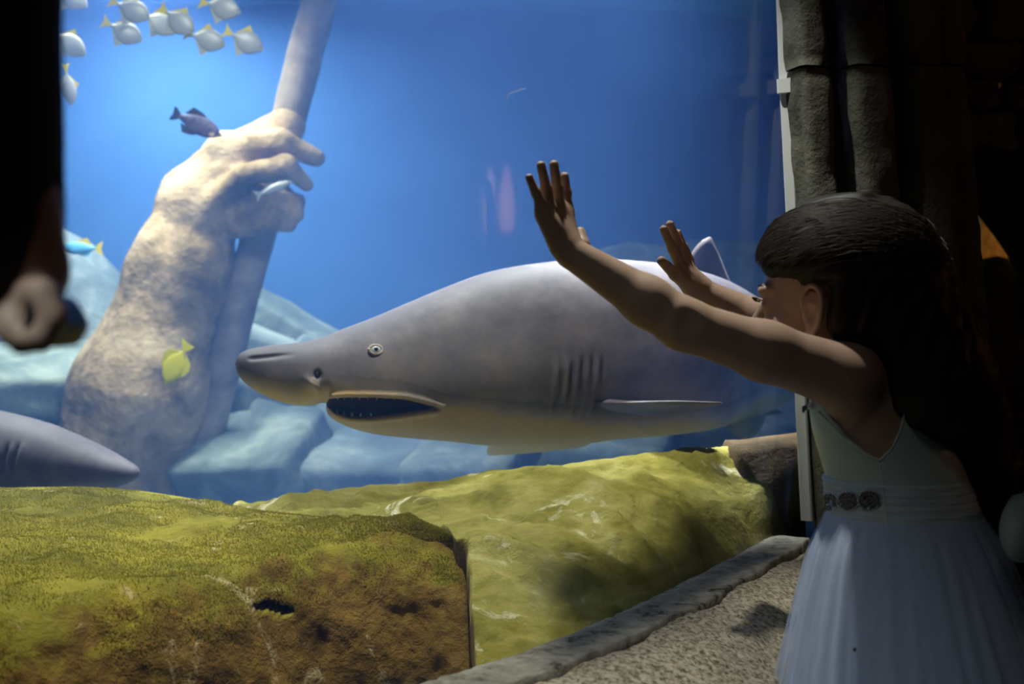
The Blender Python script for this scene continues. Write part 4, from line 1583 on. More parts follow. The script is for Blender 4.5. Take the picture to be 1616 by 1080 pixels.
# body runs to -x, so its side vector looks away from the camera: both flanks are alike anyway
P2x = L2.px[:, None] + 0 * V2[:, :, 0]
P2y = 540 - (V2[:, :, 2] - CAMZ) / L2.Y[:, None] * F
r2 = V2 - L2.mid[:, None, :]
r2[:, :, 2] = 0
r2 /= (np.linalg.norm(r2, axis=2)[:, :, None] + 1e-9)
for x0 in (8, 26, 44, 60, -12):
    g = np.exp(-((P2x - x0 - 3 * np.sin(P2y * 0.1)) / 2.4) ** 2) * np.clip((P2y - 694) / 10, 0, 1) * np.clip((738 - P2y) / 10, 0, 1)
    gr = np.exp(-((P2x - x0 - 7) / 4.0) ** 2) * np.clip((P2y - 694) / 10, 0, 1) * np.clip((738 - P2y) / 10, 0, 1)
    V2 += r2 * (-0.012 * g + 0.006 * gr)[:, :, None]
sh2 = thing('reef_shark', 'slim grey shark head with gill slits poking in above the near rock at left', 'shark', tuple(L2.mid[100]))
n, m = L2.n, L2.m
f2 = [q[::-1] for q in grid_faces(n, m, True)] + [tuple(range(m - 1, -1, -1)), tuple((n - 1) * m + i for i in range(m))]
b2 = mesh('body', V2.reshape(-1, 3), f2, M['shark'], sh2)
ln2 = np.interp(P2x, [-760, 0, 90, 140, 180, 222], [720, 742, 728, 716, 728, 748])
set_attr(b2, 'belly', np.clip(0.1 + (P2y - ln2 - 40) / 60.0, 0.0, 1).reshape(-1))
for x0 in (8, 26, 44, 60):
    st_ = []
    for y in np.linspace(700, 732, 9):
        i = int(np.interp(-(x0 + 3 * math.sin(y * 0.1)), -L2.px, np.arange(n)))
        th_ = math.acos(np.clip((CAMZ + (540 - y) / F * L2.Y[i] - L2.mid[i][2]) / L2.h[i], -1, 1))
        best = None
        for sg in (1, -1):
            q = L2.mid[i] + np.array([0, 0, 1]) * L2.h[i] * math.cos(th_) + L2.side[i] * sg * L2.w[i] * math.sin(th_) ** 0.85
            if best is None or q[1] < best[1]:
                best = q
        st_.append(best + [0, 0.006, 0])
    mesh('gill_slit', *tube(st_, [0.0008] + [0.0026] * 7 + [0.0008], 6), M['gill'], sh2)
shark_fin('dorsal_fin', [P(-250, 640, 3.01), P(-300, 560, 3.03), P(-350, 520, 3.05), P(-370, 515, 3.05)], [P(-400, 648, 3.07), P(-385, 590, 3.06), P(-380, 540, 3.06), P(-375, 517, 3.05)], (0.05, 1, 0), 0.03, 0.2, sh2)
shark_fin('tail_fin', [P(-740, 690, 3.12), P(-820, 620, 3.12), P(-900, 540, 3.12), P(-930, 520, 3.12)], [P(-740, 730, 3.12), P(-800, 700, 3.12), P(-870, 600, 3.12), P(-935, 524, 3.12)], (0.05, 1, 0), 0.025, 0.2, sh2)

# ------------------------------------------------------------------ fish
M['fish_silver'] = plain('fish_silver', (0.36, 0.37, 0.37), 0.35, 0.5)
M['fish_yellow'] = plain('fish_yellow', (0.62, 0.48, 0.02), 0.5)
M['fish_tang'] = plain('fish_tang', (0.95, 0.82, 0.0), 0.5)
M['fish_pale_fin'] = plain('fish_pale_fin', (0.36, 0.37, 0.30), 0.5)
M['fish_dark'] = noisy('fish_dark', [(0.35, (0.05, 0.045, 0.09)), (0.65, (0.22, 0.18, 0.30))], 25, bump=0.0, rough=0.45)
M['fish_dark_fin'] = plain('fish_dark_fin', (0.03, 0.03, 0.06), 0.5)
M['fish_blue'] = plain('fish_blue', (0.12, 0.42, 0.75), 0.4)
M['fish_mark'] = plain('fish_mark', (0.85, 0.60, 0.42), 0.5)


def fish_parts(L, top, bot, width, fins, body_mat, marks=()):
    """local pieces of a fish of length L, head at +x: list of (name, verts, faces, material)"""
    xs = np.linspace(0, 1, 26)
    t = pchip([0, .06, .2, .42, .65, .85, .95, 1], top, xs)
    b = pchip([0, .06, .2, .42, .65, .85, .95, 1], bot, xs)
    wd = width * np.sin(PI * np.clip(xs, 0, 1) ** 0.75) ** 0.8 + 0.004
    v = []
    k = 18
    for i in range(26):
        x = 0.5 - xs[i]
        for j in range(k):
            a = 2 * PI * j / k
            z = (t[i] + b[i]) / 2 + (t[i] - b[i]) / 2 * math.cos(a)
            v.append((x * L, wd[i] * L * math.sin(a), z * L))
    f = [q[::-1] for q in grid_faces(26, k, True)] + [tuple(range(k - 1, -1, -1))[::-1], tuple(25 * k + j for j in range(k))[::-1]]
    out = [('body', v, f, body_mat)]
    for nm, poly, mt in fins:
        out.append((nm, *plate([(x * L, 0, z * L) for x, z in poly], (0, 0.012 * L, 0)), mt))
    for sy in (1, -1):
        ex = 0.40
        i = int((0.5 - ex) * 25)
        zc = (t[i] + b[i]) / 2 + 0.03
        vb, fb = ball((ex * L, sy * wd[i] * L * 0.88, zc * L), 0.022 * L, 10, 8)
        out.append(('eye', vb, fb, M['pupil']))
    for nm, c, r, mt in marks:
        for sy in (1, -1):
            i = int(np.clip((0.5 - c[0]) * 25, 0, 25))
            vb, fb = ball((c[0] * L, sy * wd[i] * L * 0.8, c[1] * L), np.array(r) * L, 10, 8)
            out.append((nm, vb, fb, mt))
    return out


def place_fish(name, parts, tail_px, head_px, Y, yaw, label, cat, group=None, proto=None, roll=0.0):
    """tail and head pixels give the heading in the picture, yaw turns the fish out of the picture plane"""
    a, b = P(*tail_px, Y), P(*head_px, Y)
    c = (a + b) / 2
    dx, dz = b[0] - a[0], b[2] - a[2]
    ang = math.atan2(dz, abs(dx))
    base = 0.0 if dx >= 0 else PI
    R = Matrix.Rotation(base + yaw, 4, 'Z') @ Matrix.Rotation(-ang, 4, 'Y') @ Matrix.Rotation(roll, 4, 'X')
    if proto is None:
        r = bpy.data.objects.new(name, None)
        C.objects.link(r)
        r.empty_display_size = 0.03
        for nm, v, f, mt in parts:
            mesh(nm, v, f, mt, r, smooth=(nm in ('body', 'eye') or 'patch' in nm))
    else:
        r = proto.copy()
        C.objects.link(r)
        for ch in proto.children:
            q = ch.copy()
            C.objects.link(q)
            q.parent = r
    r.location = c
    r.rotation_euler = R.to_euler()
    tag(r, label, cat, group)
    return r


moon = fish_parts(0.125, [0.01, 0.10, 0.26, 0.34, 0.30, 0.12, 0.05, 0.045], [-0.02, -0.09, -0.22, -0.34, -0.30, -0.11, -0.05, -0.045], 0.075,
                  [('tail_fin', [(-0.47, 0.05), (-0.60, 0.10), (-0.74, 0.24), (-0.69, 0.0), (-0.74, -0.24), (-0.60, -0.10), (-0.47, -0.05)], M['fish_yellow']),
                   ('dorsal_fin', [(0.06, 0.32), (-0.05, 0.42), (-0.13, 0.50), (-0.20, 0.38), (-0.40, 0.11), (-0.34, 0.10), (-0.12, 0.26)], M['fish_yellow']),
                   ('anal_fin', [(0.06, -0.32), (-0.05, -0.44), (-0.14, -0.56), (-0.20, -0.40), (-0.40, -0.11), (-0.34, -0.10), (-0.12, -0.26)], M['fish_pale_fin'])],
                  M['fish_silver'])
MY = 4.2
fl = [((97, 63), (127, 79), 0.75, 'silver fish with yellow tail at left beside the dark sleeve, below the cut-off one'),
      ((105, 128), (111, 152), 1.25, 'narrow silver fish seen end on, lowest beside the dark sleeve'),
      ((96, -12), (130, 4), 0.5, 'silver fish with yellow fin cut off by the top left edge'),
      ((186, 8), (236, 27), 0.35, 'silver fish with yellow tail high at the left end of the school'),
      ((177, 43), (221, 61), 0.45, 'silver fish with yellow tail lower left in the main school'),
      ((238, 31), (272, 46), 0.6, 'silver fish partly hidden behind another in the middle of the school'),
      ((262, 19), (306, 53), 0.25, 'silver fish with raised yellow tail in front in the middle of the school'),
      ((323, 6), (384, 20), 0.2, 'silver fish highest and nearest the top edge at the right of the school'),
      ((303, 57), (357, 70), 0.3, 'silver fish lowest in the middle of the school above the dark fish'),
      ((366, 56), (415, 77), 0.35, 'silver fish rightmost of the school nearest the statue staff')]
proto = None
for i, (tp, hp_, yw, lb) in enumerate(fl):
    o = place_fish('moonfish', moon, tp, hp_, MY + (0.12 if i == 5 else 0.03 * (i % 3)), yw, lb, 'fish', 'school of silver fish with yellow tails', proto)
    if proto is None:
        proto = o
tang = fish_parts(0.145, [0.0, 0.05, 0.20, 0.28, 0.25, 0.10, 0.04, 0.04], [-0.03, -0.07, -0.20, -0.27, -0.24, -0.10, -0.04, -0.04], 0.06,
                  [('tail_fin', [(-0.47, 0.04), (-0.58, 0.14), (-0.70, 0.20), (-0.68, 0.0), (-0.70, -0.20), (-0.58, -0.14), (-0.47, -0.04)], M['fish_tang']),
                   ('dorsal_fin', [(0.24, 0.20), (0.12, 0.34), (-0.10, 0.42), (-0.30, 0.34), (-0.42, 0.10), (-0.2, 0.2), (0.05, 0.26)], M['fish_tang']),
                   ('anal_fin', [(0.18, -0.22), (0.05, -0.34), (-0.12, -0.40), (-0.30, -0.33), (-0.42, -0.10), (-0.2, -0.2), (0.02, -0.26)], M['fish_tang'])], M['fish_tang'])
place_fish('yellow_tang', tang, (290, 556), (260, 602), 4.05, -0.25, 'bright yellow disc shaped fish before the statue forearm', 'fish')
dk = fish_parts(0.17, [0.0, 0.06, 0.17, 0.22, 0.19, 0.10, 0.06, 0.05], [-0.03, -0.07, -0.16, -0.21, -0.19, -0.10, -0.06, -0.05], 0.08,
                [('tail_fin', [(-0.47, 0.06), (-0.60, 0.16), (-0.66, 0.16), (-0.63, 0.0), (-0.66, -0.16), (-0.60, -0.16), (-0.47, -0.06)], M['fish_dark_fin']),
                 ('dorsal_fin', [(0.15, 0.19), (-0.05, 0.29), (-0.28, 0.32), (-0.40, 0.12), (-0.2, 0.15), (0.0, 0.2)], M['fish_dark_fin']),
                 ('anal_fin', [(0.05, -0.2), (-0.10, -0.28), (-0.30, -0.30), (-0.40, -0.12), (-0.2, -0.15), (0.0, -0.19)], M['fish_dark_fin'])], M['fish_dark'],
                [('cheek_patch', (0.30, -0.07), (0.07, 0.012, 0.06), M['fish_mark']), ('lip_patch', (0.47, 0.0), (0.05, 0.02, 0.045), M['fish_pale_fin'])])
place_fish('dark_fish', dk, (287, 186), (344, 211), 4.3, 0.2, 'dark violet fish with pale cheek spots left of the statue fist', 'fish')
bf = fish_parts(0.15, [0.0, 0.06, 0.14, 0.18, 0.16, 0.08, 0.05, 0.04], [-0.03, -0.06, -0.14, -0.18, -0.15, -0.08, -0.05, -0.04], 0.075,
                [('tail_fin', [(-0.47, 0.04), (-0.60, 0.16), (-0.70, 0.22), (-0.64, 0.0), (-0.70, -0.22), (-0.60, -0.16), (-0.47, -0.04)], M['fish_yellow']),
                 ('dorsal_fin', [(0.10, 0.17), (-0.10, 0.26), (-0.25, 0.30), (-0.40, 0.08), (-0.2, 0.13)], M['fish_yellow']),
                 ('anal_fin', [(0.0, -0.17), (-0.15, -0.23), (-0.28, -0.22), (-0.40, -0.08), (-0.2, -0.12)], M['fish_blue'])], M['fish_blue'])
place_fish('blue_fish', bf, (146, 392), (100, 392), 4.9, 0.15, 'pale blue fish with yellow tail before the hazy rock bank', 'fish')
pf = fish_parts(0.13, [0.0, 0.05, 0.10, 0.13, 0.11, 0.06, 0.04, 0.03], [-0.02, -0.05, -0.10, -0.13, -0.11, -0.06, -0.04, -0.03], 0.07,
                [('tail_fin', [(-0.47, 0.03), (-0.62, 0.14), (-0.70, 0.18), (-0.62, 0.0), (-0.70, -0.18), (-0.62, -0.14), (-0.47, -0.03)], M['fish_pale_fin']),
                 ('dorsal_fin', [(0.12, 0.12), (-0.08, 0.19), (-0.35, 0.12), (-0.38, 0.06), (-0.1, 0.11)], M['fish_pale_fin'])], M['fish_silver'])
place_fish('pale_fish', pf, (414, 306), (458, 287), 4.45, 0.2, 'small pale fish gleaming before the fingers of the statue fist', 'fish')

# ------------------------------------------------------------------ the girl
fwd = np.array([-0.84, 0.54, 0.0])
fwd /= np.linalg.norm(fwd)
lft = np.array([-fwd[1], fwd[0], 0.0])        # her left, towards the camera
upv = np.array([0, 0, 1.0])
HC = P(1305, 478, 1.60)                        # head reference, eye level
HS = 1.10


def H(a, b, c):
    return HC + HS * (a * fwd + b * lft + c * upv)


HAX = np.stack([fwd, lft, upv])
T_ = P(1372, 588, 1.60)                        # base of the neck
WA = P(1424, 800, 1.57)                        # waist
CH = P(1384, 668, 1.585)
lsh = T_ + lft * 0.112 + [0, 0, -0.005]
rsh = T_ - lft * 0.112 + [0, 0, -0.005]
lel = P(1078, 512, 1.475)
rel = P(1232, 524, 1.84)
lwr = G(869, 402, 0.034)
rwr = G(1081, 462, 0.034)


def torso(s, g=0.0):
    lean = (T_ - WA) / np.linalg.norm(T_ - WA)
    fx = np.cross(lft, lean)
    fx = fx if fx @ fwd > 0 else -fx
    ax3 = np.stack([fx, lft, lean])
    s.add(ellip(CH + upv * 0.005, (0.080 + g, 0.103 + g, 0.115 + g), ax3), 0.03)
    s.add(ellip(WA + upv * 0.02, (0.082 + g, 0.094 + g, 0.11 + g), ax3), 0.04)
    s.add(ellip(WA - upv * 0.13 + [0.01, 0, 0], (0.092 + g, 0.105 + g, 0.10 + g), HAX), 0.05)
    return s


bd = SDF()
torso(bd)
bd.add(roundcone(T_ + lft * 0.05, lsh, 0.045, 0.042), 0.03)
bd.add(roundcone(T_ - lft * 0.05, rsh, 0.045, 0.042), 0.03)
# legs and feet
for s_ in (1, -1):
    hip = WA - upv * 0.18 + lft * s_ * 0.055 + [0.01, 0.0, 0]
    knee = np.array([hip[0] + 0.0, hip[1], 0.30])
    ank = np.array([hip[0] + 0.015, hip[1], 0.055])
    bd.add(roundcone(hip, knee, 0.066, 0.046), 0.03)
    bd.add(roundcone(knee, ank, 0.046, 0.028), 0.02)
    bd.add(roundcone(ank - upv * 0.02 - fwd * 0.015, ank + fwd * 0.10 - upv * 0.032, 0.024, 0.018), 0.015)
# arms
mid_l = lel * 0.55 + lwr * 0.45
bd.add(roundcone(lsh, lsh * 0.5 + lel * 0.5, 0.043, 0.037), 0.02)
bd.add(roundcone(lsh * 0.5 + lel * 0.5, lel, 0.037, 0.0325), 0.02)
bd.add(roundcone(lel, lel * 0.68 + lwr * 0.32, 0.0325, 0.0315), 0.015)
bd.add(roundcone(lel * 0.68 + lwr * 0.32, lwr, 0.0315, 0.0205), 0.015)
bd.add(roundcone(rsh, rel, 0.042, 0.032), 0.02)
bd.add(roundcone(rel, rel * 0.68 + rwr * 0.32, 0.032, 0.031), 0.015)
bd.add(roundcone(rel * 0.68 + rwr * 0.32, rwr, 0.031, 0.020), 0.015)
bd.sub(ellip(lel + np.array([0.002, -0.036, 0.0]), (0.012, 0.006, 0.016)), 0.012)      # crook of the elbow
# hands: palms flat on the glass, five separate fingers each
LH = {'little_finger': [(843, 334), (835, 305), (828.5, 281)], 'ring_finger': [(857, 335), (851.5, 299), (847, 262)], 'middle_finger': [(869, 334), (868.5, 298), (867, 261)],
      'index_finger': [(880, 334), (882.5, 306), (883.5, 279)]}
RH = {'index_finger': [(1063, 428), (1050.5, 392), (1040.5, 362)], 'middle_finger': [(1068.5, 424), (1060, 387), (1050.5, 355)], 'ring_finger': [(1074, 426), (1069, 394), (1062.5, 368)],
      'little_finger': [(1079.5, 432), (1078, 410), (1074, 388)]}
FR = {'little_finger': 0.0056, 'ring_finger': 0.0064, 'middle_finger': 0.0068, 'index_finger': 0.0064}
nails = []
for hand, wr_, th_ in ((LH, (869, 402), [(880, 390), (902, 389), (907, 367)]), (RH, (1081, 462), [(1071, 456), (1049, 434), (1035.5, 412)])):
    sc_ = 1.0 if hand is LH else 1.08
    for nm, pp in hand.items():
        r_ = FR[nm] * sc_
        a, b, c = G(*pp[0], 0.014), G(*pp[1], 0.011), G(*pp[2], 0.007)
        bd.add(roundcone(a, b, r_ * 1.22, r_ * 1.10), 0.004)
        bd.add(roundcone(b, c, r_ * 1.10, r_ * 0.93), 0.003)
        bd.add(ellip(b, (r_ * 1.12,) * 3), 0.003)
        w0 = G(wr_[0], wr_[1], 0.030)
        bd.add(roundcone(w0 * 0.75 + a * 0.25, a, 0.0145 * sc_, 0.0090 * sc_), 0.010)
        nrm2 = glass_at(pp[2][0])[1]
        nails.append((c, a, np.array([nrm2[0], nrm2[1], 0]), r_))
    a, b, c = G(*th_[0], 0.022), G(*th_[1], 0.018), G(*th_[2], 0.009)
    bd.add(roundcone(G(*wr_, 0.028), a, 0.0155, 0.0115), 0.008)
    bd.add(roundcone(a, b, 0.0120, 0.0100), 0.006)
    bd.add(roundcone(b, c, 0.0098, 0.0074), 0.004)
    nrm2 = glass_at(th_[2][0])[1]
    nails.append((c, b, np.array([nrm2[0], nrm2[1], 0]), 0.0068))
# edges of the palms down to the heel of the hand
bd.add(roundcone(G(844, 345, 0.014), G(857, 390, 0.024), 0.0078, 0.0108), 0.012)
bd.add(roundcone(G(876, 345, 0.014), G(873, 386, 0.024), 0.0082, 0.0100), 0.012)
bd.add(roundcone(G(1063, 434, 0.014), G(1072, 456, 0.024), 0.0100, 0.0130), 0.012)
bd.add(roundcone(G(1080, 440, 0.014), G(1084, 458, 0.024), 0.0090, 0.0120), 0.012)
# head
bd.add(roundcone(T_ + upv * 0.0, H(-0.02, 0, -0.05), 0.046, 0.040), 0.02)
bd.add(ellip(H(-0.012, 0, 0.038), np.array((0.088, 0.070, 0.078)) * HS, HAX), 0.02)
bd.add(ellip(H(0.028, 0, -0.030), np.array((0.052, 0.054, 0.070)) * HS, HAX), 0.02)
bd.add(ellip(H(0.050, 0, -0.088), np.array((0.022, 0.022, 0.016)) * HS, HAX), 0.02)
for s_ in (1, -1):
    bd.add(ellip(H(0.043, s_ * 0.034, -0.042), np.array((0.027, 0.024, 0.028)) * HS, HAX), 0.015)
    bd.add(ellip(H(0.066, s_ * 0.027, 0.016), np.array((0.014, 0.024, 0.010)) * HS, HAX), 0.012)
    bd.sub(ellip(H(0.086, s_ * 0.031, -0.004), np.array((0.013, 0.014, 0.010)) * HS, HAX), 0.010)
    bd.add(ellip(H(0.0605, s_ * 0.030, -0.004), np.array((0.0150, 0.0150, 0.0140)) * HS, HAX), 0.006)
    bd.sub(ellip(H(0.0790, s_ * 0.031, -0.0045), np.array((0.0075, 0.0110, 0.0040)) * HS, HAX), 0.0015)
    bd.add(ellip(H(0.092, s_ * 0.009, -0.042), np.array((0.008, 0.007, 0.006)) * HS, HAX), 0.005)
    # ear: thin shell, helix rim, lobe, hollow
    e0 = H(-0.006, s_ * 0.0685, -0.010)
    ea = np.array([fwd * 0.25 + lft * s_ * 0.97, fwd * 0.97 - lft * s_ * 0.25, upv])   # out, front, up
    def E(o_, f_, u2, e0=e0, ea=ea):
        return e0 + ea[0] * o_ + ea[1] * f_ + ea[2] * u2
    bd.add(ellip(E(0.006, -0.002, -0.004), (0.005, 0.017, 0.030), ea), 0.004)
    rim = [E(0.006, 0.012, -0.002), E(0.008, 0.014, 0.014), E(0.010, 0.008, 0.027), E(0.012, -0.006, 0.031), E(0.013, -0.017, 0.021), E(0.013, -0.019, 0.004), E(0.011, -0.014, -0.014), E(0.009, -0.007, -0.026)]
    rim = catmull(rim, 15)
    for a, b in zip(rim[:-1], rim[1:]):
        bd.add(roundcone(a, b, 0.0036), 0.002)
    bd.add(ellip(E(0.008, 0.000, -0.030), (0.005, 0.009, 0.010), ea), 0.004)
    bd.sub(ellip(E(0.0125, 0.001, -0.005), (0.0075, 0.0085, 0.012), ea), 0.002)
    bd.sub(ellip(E(0.0135, -0.004, 0.016), (0.0070, 0.0075, 0.009), ea), 0.002)
bd.add(roundcone(H(0.080, 0, 0.0), H(0.100, 0, -0.034), 0.007 * HS, 0.0095 * HS), 0.010)
bd.add(ellip(H(0.082, 0, -0.062), np.array((0.008, 0.019, 0.005)) * HS, HAX), 0.006)
bd.add(ellip(H(0.080, 0, -0.071), np.array((0.008, 0.015, 0.005)) * HS, HAX), 0.006)
girl = thing('person', 'girl in pale mint and white dress pressing both hands on the glass', 'person', (float(WA[0]), float(WA[1]), 0.0))
v, f = bd.polygonise(0.0027)
mesh('body', v, f, M['skin'], girl)
for (c, b, n_, r_) in nails:
    ax_f = (c - b) / np.linalg.norm(c - b)
    sd_ = np.cross(ax_f, n_)
    sd_ /= np.linalg.norm(sd_)
    vb, fb = ball((0, 0, 0), (1, 1, 1), 10, 8)
    q = np.array(vb) * [r_ * 0.75, r_ * 0.60, r_ * 0.28] @ np.stack([ax_f, sd_, n_], 0) + c + n_ * r_ * 0.70
    mesh('fingernail', q, fb, M['nail'], girl)
for s_ in (1, -1):
    vb, fb = ball(H(0.0605, s_ * 0.030, -0.004), 0.0125 * HS, 16, 12)
    e_ = mesh('eye', vb, fb, M['eye_white'], girl)
    vb, fb = ball(H(0.0690, s_ * 0.031, -0.004), 0.0052 * HS, 12, 8)
    mesh('pupil', vb, fb, M['pupil'], e_)
    lash = MB()
    for k in range(13):
        q = (k - 6) / 6.0
        a = H(0.0760 - 0.004 * q * q, s_ * 0.031 + 0.013 * q, 0.004 - 0.003 * q * q)
        lash.tube([a, a + HS * (0.006 * fwd + 0.003 * q * lft + 0.001 * upv), a + HS * (0.010 * fwd + 0.005 * q * lft + 0.005 * upv)], [0.0006, 0.0005, 0.0002], 5)
    lash.build('eyelash', M['hair'], girl)
    brow = [H(0.078 - 0.012 * (q * q), s_ * (0.030 + 0.018 * q), 0.020 + 0.003 * (1 - q * q)) for q in np.linspace(-1, 1, 9)]
    MB().tube(brow, [0.001] + [0.0024] * 7 + [0.001], 6).build('eyebrow', M['hair'], girl)
    sh = MB()
    hip = WA - upv * 0.18 + lft * s_ * 0.055 + [0.025, 0.0, 0]
    for (a, b, c) in ((-0.04, 0.030, 0.03), (0.02, 0.034, 0.026), (0.08, 0.032, 0.022), (0.12, 0.016, 0.016)):
        pass
    ctr = np.array([hip[0], hip[1], 0.0]) + fwd * 0.04
    sv_ = []
    for j, zz in enumerate((0.0, 0.012, 0.03, 0.045)):
        for k in range(20):
            an_ = 2 * PI * k / 20
            kk = (1.0, 1.04, 0.95, 0.80)[j]
            sv_.append(ctr + fwd * 0.095 * kk * math.cos(an_) + lft * 0.036 * kk * math.sin(an_) + upv * (zz + 0.001))
    mesh('shoe', sv_, grid_faces(4, 20, True) + [tuple(range(19, -1, -1)), tuple(60 + k for k in range(20))], M['piping'], girl)

# hair
hs = SDF()
hs.add(ellip(H(-0.008, 0, 0.046), np.array((0.098, 0.083, 0.088)) * HS, HAX), 0.02)
hs.add(ellip(H(-0.045, 0, 0.048), np.array((0.082, 0.080, 0.086)) * HS, HAX), 0.03)
hs.add(roundcone(H(-0.075, 0, 0.03), H(-0.135, 0, -0.10), 0.080, 0.078), 0.04)
neck_b = H(-0.135, 0, -0.10)
b1_ = P(1490, 640, 1.60)
b2_ = P(1530, 740, 1.60)
hs.add(ellip(P(1455, 560, 1.62), (0.075, 0.095, 0.10), HAX), 0.05)
hs.add(ellip(P(1482, 630, 1.62), (0.072, 0.100, 0.10), HAX), 0.05)
hs.add(ellip(P(1520, 710, 1.62), (0.065, 0.098, 0.10), HAX), 0.05)
hs.add(ellip(P(1555, 770, 1.62), (0.050, 0.080, 0.07), HAX), 0.04)
for s_ in (1, -1):
    hs.add(ellip(H(-0.045, s_ * 0.058, 0.0), np.array((0.035, 0.030, 0.06)) * HS, HAX), 0.02)


def face_cut(x, y, z):
    """open the hair below the swept hairline: forehead, temple, ear"""
    px_, py_, pz_ = x - HC[0], y - HC[1], z - HC[2]
    a = (px_ * fwd[0] + py_ * fwd[1]) / HS
    c = pz_ / HS
    line = np.where(a > 0.0, 0.016 + 0.26 * np.clip(a, 0, 1), 0.016 + 0.0 * a)
    d1 = c - line                       # below the line
    d2 = -(a + 0.026 + 0.30 * np.clip(c - 0.016, -1, 0)) * 1.0     # in front of the fall behind the ear
    return np.maximum(d1, d2) * HS


hs.cut(face_cut, 0.032)


def hair_noise(p):
    q = p - HC
    a = q @ fwd
    b = q @ lft
    c = q[:, 2]
    up_ = np.clip((c + 0.02) / 0.06, 0, 1)
    w1 = vnoise(np.stack([c * 85 + a * 25, b * 85, a * 6 + 3], 1), 4)
    w2 = vnoise(np.stack([a * 90 + c * 30, b * 90, c * 6], 1), 5)
    return 0.0042 * (w1 * up_ + w2 * (1 - up_))


hv_, hf_ = hs.polygonise(0.0042, noise=hair_noise)
hair = mesh('hair', hv_, hf_, M['hair'], girl)
# loose strands combed back over the cap
smb = MB()
rs = random.Random(3)
for k in range(650):
    sgn = 1 if rs.random() < 0.75 else -1
    a0 = rs.uniform(0.02, 0.085)
    b0_ = sgn * 0.075 * math.sqrt(max(0.02, 1 - (a0 / 0.1) ** 2)) * rs.uniform(0.3, 1)
    c0 = 0.028 + 0.26 * a0 + rs.uniform(0, 0.05)
    d0_ = np.array([a0, b0_, c0 - 0.045])
    d1_ = np.array([-0.11, sgn * rs.uniform(0.0, 0.03), rs.uniform(-0.01, 0.05)])
    via = (d0_ + d1_) / 2 + np.array([0, sgn * 0.05, rs.uniform(-0.005, 0.03) + 0.02])
    path = []
    e_ = rs.uniform(0.55, 1.0)
    for t in np.linspace(0, e_, 12):
        q = (1 - t) ** 2 * d0_ + 2 * t * (1 - t) * via + t * t * d1_
        q = q / np.linalg.norm(q)
        dr = q[0] * fwd + q[1] * lft + q[2] * upv
        path.append(dr)
    ctr = H(-0.016, 0, 0.045)
    pts = []
    for dr in path:
        rr = np.linspace(0.06, 0.17, 45)
        dd = hs.eval(ctr + rr[:, None] * dr)
        w_ = np.where(dd > 0)[0]
        r0 = rr[w_[0]] if len(w_) else 0.1
        pts.append(ctr + dr * (r0 + 0.0012))
    smb.tube(pts, [0.0004] + [0.0008] * 10 + [0.0003], 4)
o = smb.build('loose_hair', M['hair_strand'], hair)
o['kind'] = 'stuff'

# dress: bodice with large armholes
ARM = [(1258, 618), (1270, 640), (1292, 650), (1330, 690), (1362, 714), (1387, 726), (1408, 707), (1422, 676), (1428, 640), (1422, 606), (1408, 580), (1392, 562), (1350, 520), (1270, 540)]
apoly = []
for (x, y) in ARM:
    q = P(x, y, 1.49)
    apoly.append(((q - T_) @ fwd, q[2] - T_[2]))
ap = poly2d(apoly)


def arm_cut(x, y, z):
    px_, py_, pz_ = x - T_[0], y - T_[1], z - T_[2]
    a = px_ * fwd[0] + py_ * fwd[1]
    b = px_ * lft[0] + py_ * lft[1]
    a2, b2_, z2 = np.broadcast_arrays(a, b, pz_)
    return np.maximum(ap(a2, z2), 0.030 - np.abs(b2_))


bo = SDF()
torso(bo, 0.006)
bo.cut(lambda x, y, z: (z - (WA[2] + 0.012)) + 0 * x + 0 * y, 0.002)
bo.cut(lambda x, y, z: -(z - (T_[2] + 0.0)) + 0 * x + 0 * y, 0.004)
bo.cut(arm_cut, 0.003)
v, f = bo.polygonise(0.0032)
mesh('bodice', v, f, M['satin'], girl)


def on_sdf(s, px, py, y0=1.3, y1=1.9, out=0.0):
    ys = np.linspace(y0, y1, 500)
    pts = np.stack([P(px, py, yy) for yy in ys])
    d_ = s.eval(pts)
    w_ = np.where(d_ < 0)[0]
    yy = ys[w_[0]] if len(w_) else 1.5
    return P(px, py, yy - out)


tor = torso(SDF(), 0.007)
pip = [on_sdf(tor, x, y) for (x, y) in [(1292, 650), (1311, 670), (1330, 690), (1347, 703), (1362, 714), (1387, 726), (1399, 717), (1408, 707), (1422, 676), (1428, 640), (1422, 606), (1408, 580), (1394, 563)]]
MB().tube(catmull(pip, 60), 0.0014, 6).build('armhole_piping', M['piping'], girl)
MB().tube(catmull([on_sdf(tor, 1387, 727), on_sdf(tor, 1391, 745), on_sdf(tor, 1394, 768)], 12), 0.0010, 6).build('side_seam', M['piping'], girl)
# beaded shoulder trim at the front of the bodice
bt = MB()
for k in range(26):
    x, y = 1261 + (k % 13) * 1.6, 640 - (k % 13) * 0.65 + (k // 13) * 4.0
    bt.ball(on_sdf(torso(SDF(), 0.010), max(x, 1268), y + 6, out=0.001), 0.0021, 7, 5)
bt.build('beaded_strap', M['bead'], girl)['kind'] = 'stuff'

# sash band and its beaded ornament
ring_n = 96
def ell_ring(c, a, b, z, ph=0.0, fold=0.0):
    out = []
    for k in range(ring_n):
        an = 2 * PI * k / ring_n
        kk = 1 + fold * math.sin(9 * an + ph)
        q = c + fwd * a * kk * math.cos(an) + lft * b * kk * math.sin(an)
        out.append((q[0], q[1], z))
    return out


